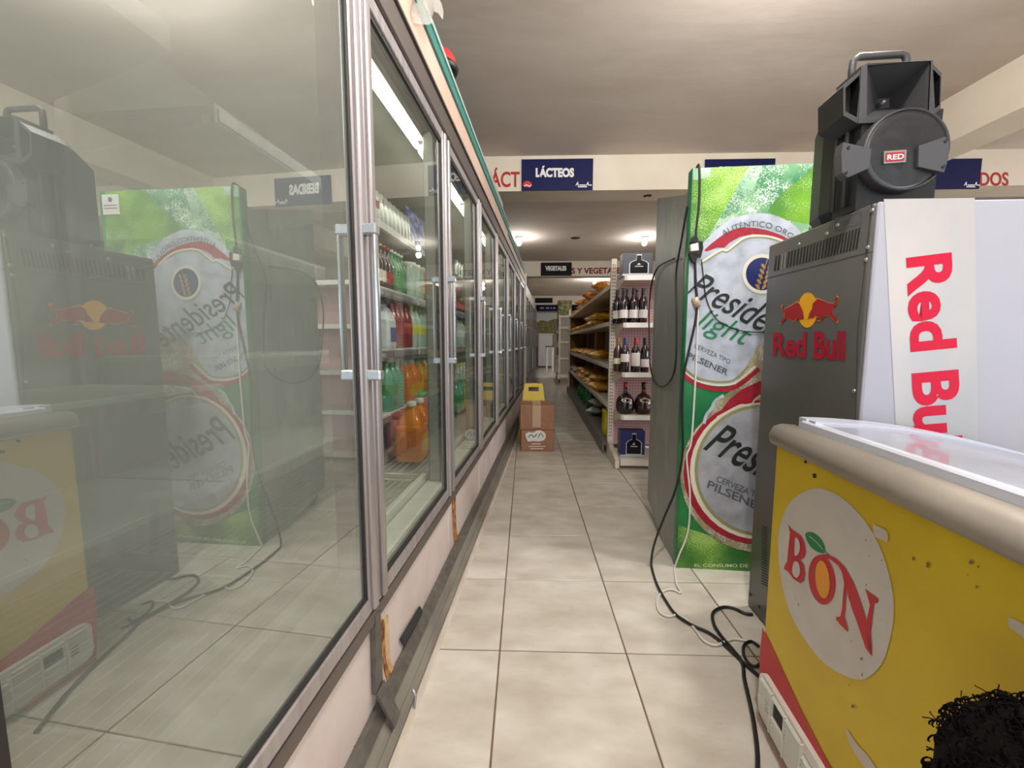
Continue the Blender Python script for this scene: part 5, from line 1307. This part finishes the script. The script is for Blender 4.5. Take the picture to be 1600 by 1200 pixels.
# ------------------------------------------------------------------ child with curly hair, only the crown in view
hc = FU.ht(1712, 1345, .40)
K = thing('person', 'child standing against the yellow freezer, only dark curly hair in view', 'person', FU, (hc.x, hc.y, 0))
H = hc.z
joints = {'pelvis': (0, .30, .07), 'waist': (0, .36, .062), 'chest': (0, .44, .068), 'neck': (0, .50, .032), 'head0': (0, .55, .03),
 'shl': (-.075, .475, .03), 'ell': (-.105, .38, .022), 'wrl': (-.11, .30, .017), 'hdl': (-.112, .265, .018), 'shr': (.075, .475, .03), 'elr': (.105, .38, .022), 'wrr': (.11, .30, .017), 'hdr': (.112, .265, .018),
 'hpl': (-.045, .28, .045), 'knl': (-.05, .16, .032), 'anl': (-.05, .04, .022), 'hpr': (.045, .28, .045), 'knr': (.05, .16, .032), 'anr': (.05, .04, .022)}
keys = list(joints); sx = H/.64
me = bpy.data.meshes.new('body'); es = [('pelvis','waist'),('waist','chest'),('chest','neck'),('neck','head0'),('chest','shl'),('shl','ell'),('ell','wrl'),('wrl','hdl'),('chest','shr'),('shr','elr'),('elr','wrr'),('wrr','hdr'),('pelvis','hpl'),('hpl','knl'),('knl','anl'),('pelvis','hpr'),('hpr','knr'),('knr','anr')]
vsb = [(joints[k][0]*sx, 0, joints[k][1]*sx) for k in keys]; rad = [joints[k][2]*sx for k in keys]
for s in (-1, 1):
    i0 = keys.index('anl' if s < 0 else 'anr'); vsb.append((s*.05*sx, .055*sx, .02)); rad.append(.018); es.append((i0, len(vsb)-1))
me.from_pydata(vsb, [tuple(keys.index(x) if isinstance(x, str) else x for x in e) for e in es], []); me.materials.append(M('shirt'))
bo = bpy.data.objects.new('body', me); SC.collection.objects.link(bo); bo.parent = K; INFO['body'] = INFO[K.name]
mo_ = bo.modifiers.new('skin', 'SKIN'); mo_.use_smooth_shade = True
for i, v in enumerate(me.skin_vertices[0].data): v.radius = (rad[i], rad[i])
me.skin_vertices[0].data[0].use_root = True
bo.modifiers.new('sub', 'SUBSURF').levels = 2
def head():
    b = bmesh.new(); bmesh.ops.create_uvsphere(b, u_segments=28, v_segments=20, radius=1)
    for v in b.verts:
        x, y, z = v.co; f = max(0, y)
        nx = x*.072*(1-.18*max(0, -z)); ny = y*.085; nz = z*.098
        nose = math.exp(-((x/.18)**2+((z+.12)/.16)**2))*f; ny += .014*nose
        for s in (-1, 1): ny -= .008*math.exp(-(((x-s*.38)/.18)**2+((z-.08)/.14)**2))*f
        ny += .005*math.exp(-((x/.3)**2+((z+.48)/.08)**2))*f
        v.co = Vector((nx, ny, nz))+hc
    return B().bm(b, True)
part('head', head(), 'skin', K)
for s in (-1, 1):
    part('eye', B().lathe([(0, -.008), (.008, 0), (0, .008)], hc+Vector((s*.028, .075, .01)), 10), 'print_white', K)
    part('ear', B().lathe([(0, -.006), (.016, -.004), (.018, .003), (0, .006)], hc+Vector((s*.072, 0, -.005)), 10, 'x'), 'skin', K)
part('mouth', B().tube([hc+Vector((x, .082-abs(x)*.3, -.048)) for x in (-.02, 0, .02)], .004, 6), 'bon_red', K)
b = bmesh.new(); bmesh.ops.create_icosphere(b, subdivisions=4, radius=1); rg = random.Random(3)
for v in b.verts:
    d = v.co.normalized(); r_ = .118+.004*sin(d.x*31+d.z*17)*sin(d.y*29)+rg.uniform(-.003, .004)
    if d.z < -.15 or (d.y > .55 and d.z < .35): r_ = .07
    v.co = hc+Vector((d.x*r_, d.y*r_, d.z*r_*.95+.008))
part('hair', B().bm(b, True), 'hair', K)
b = B()
for i in range(1500):
    while True:
        d = Vector((rg.gauss(0, 1), rg.gauss(0, 1), rg.gauss(0, 1))).normalized()
        if d.z > -.25 and not (d.y > .5 and d.z < .35): break
    u = d.orthogonal().normalized(); w = d.cross(u); ang = rg.uniform(0, 6.28); u, w = u*cos(ang)+w*sin(ang), w*cos(ang)-u*sin(ang)
    r0 = rg.uniform(.003, .007); big = rg.random() < .02; L_ = .008 if not big else .019; pts = []
    for k in range(8):
        a = k/7*5.2; pts.append(hc+Vector((0, 0, .008))+d*(.112+L_*k/7+r0*(1-cos(a))*.6)+u*r0*sin(a)+w*.004*k/7)
    b.tube(pts, .0009 if not big else .0006, 4, cap=False)
part('curls', b, 'hair', K, stuff=True)
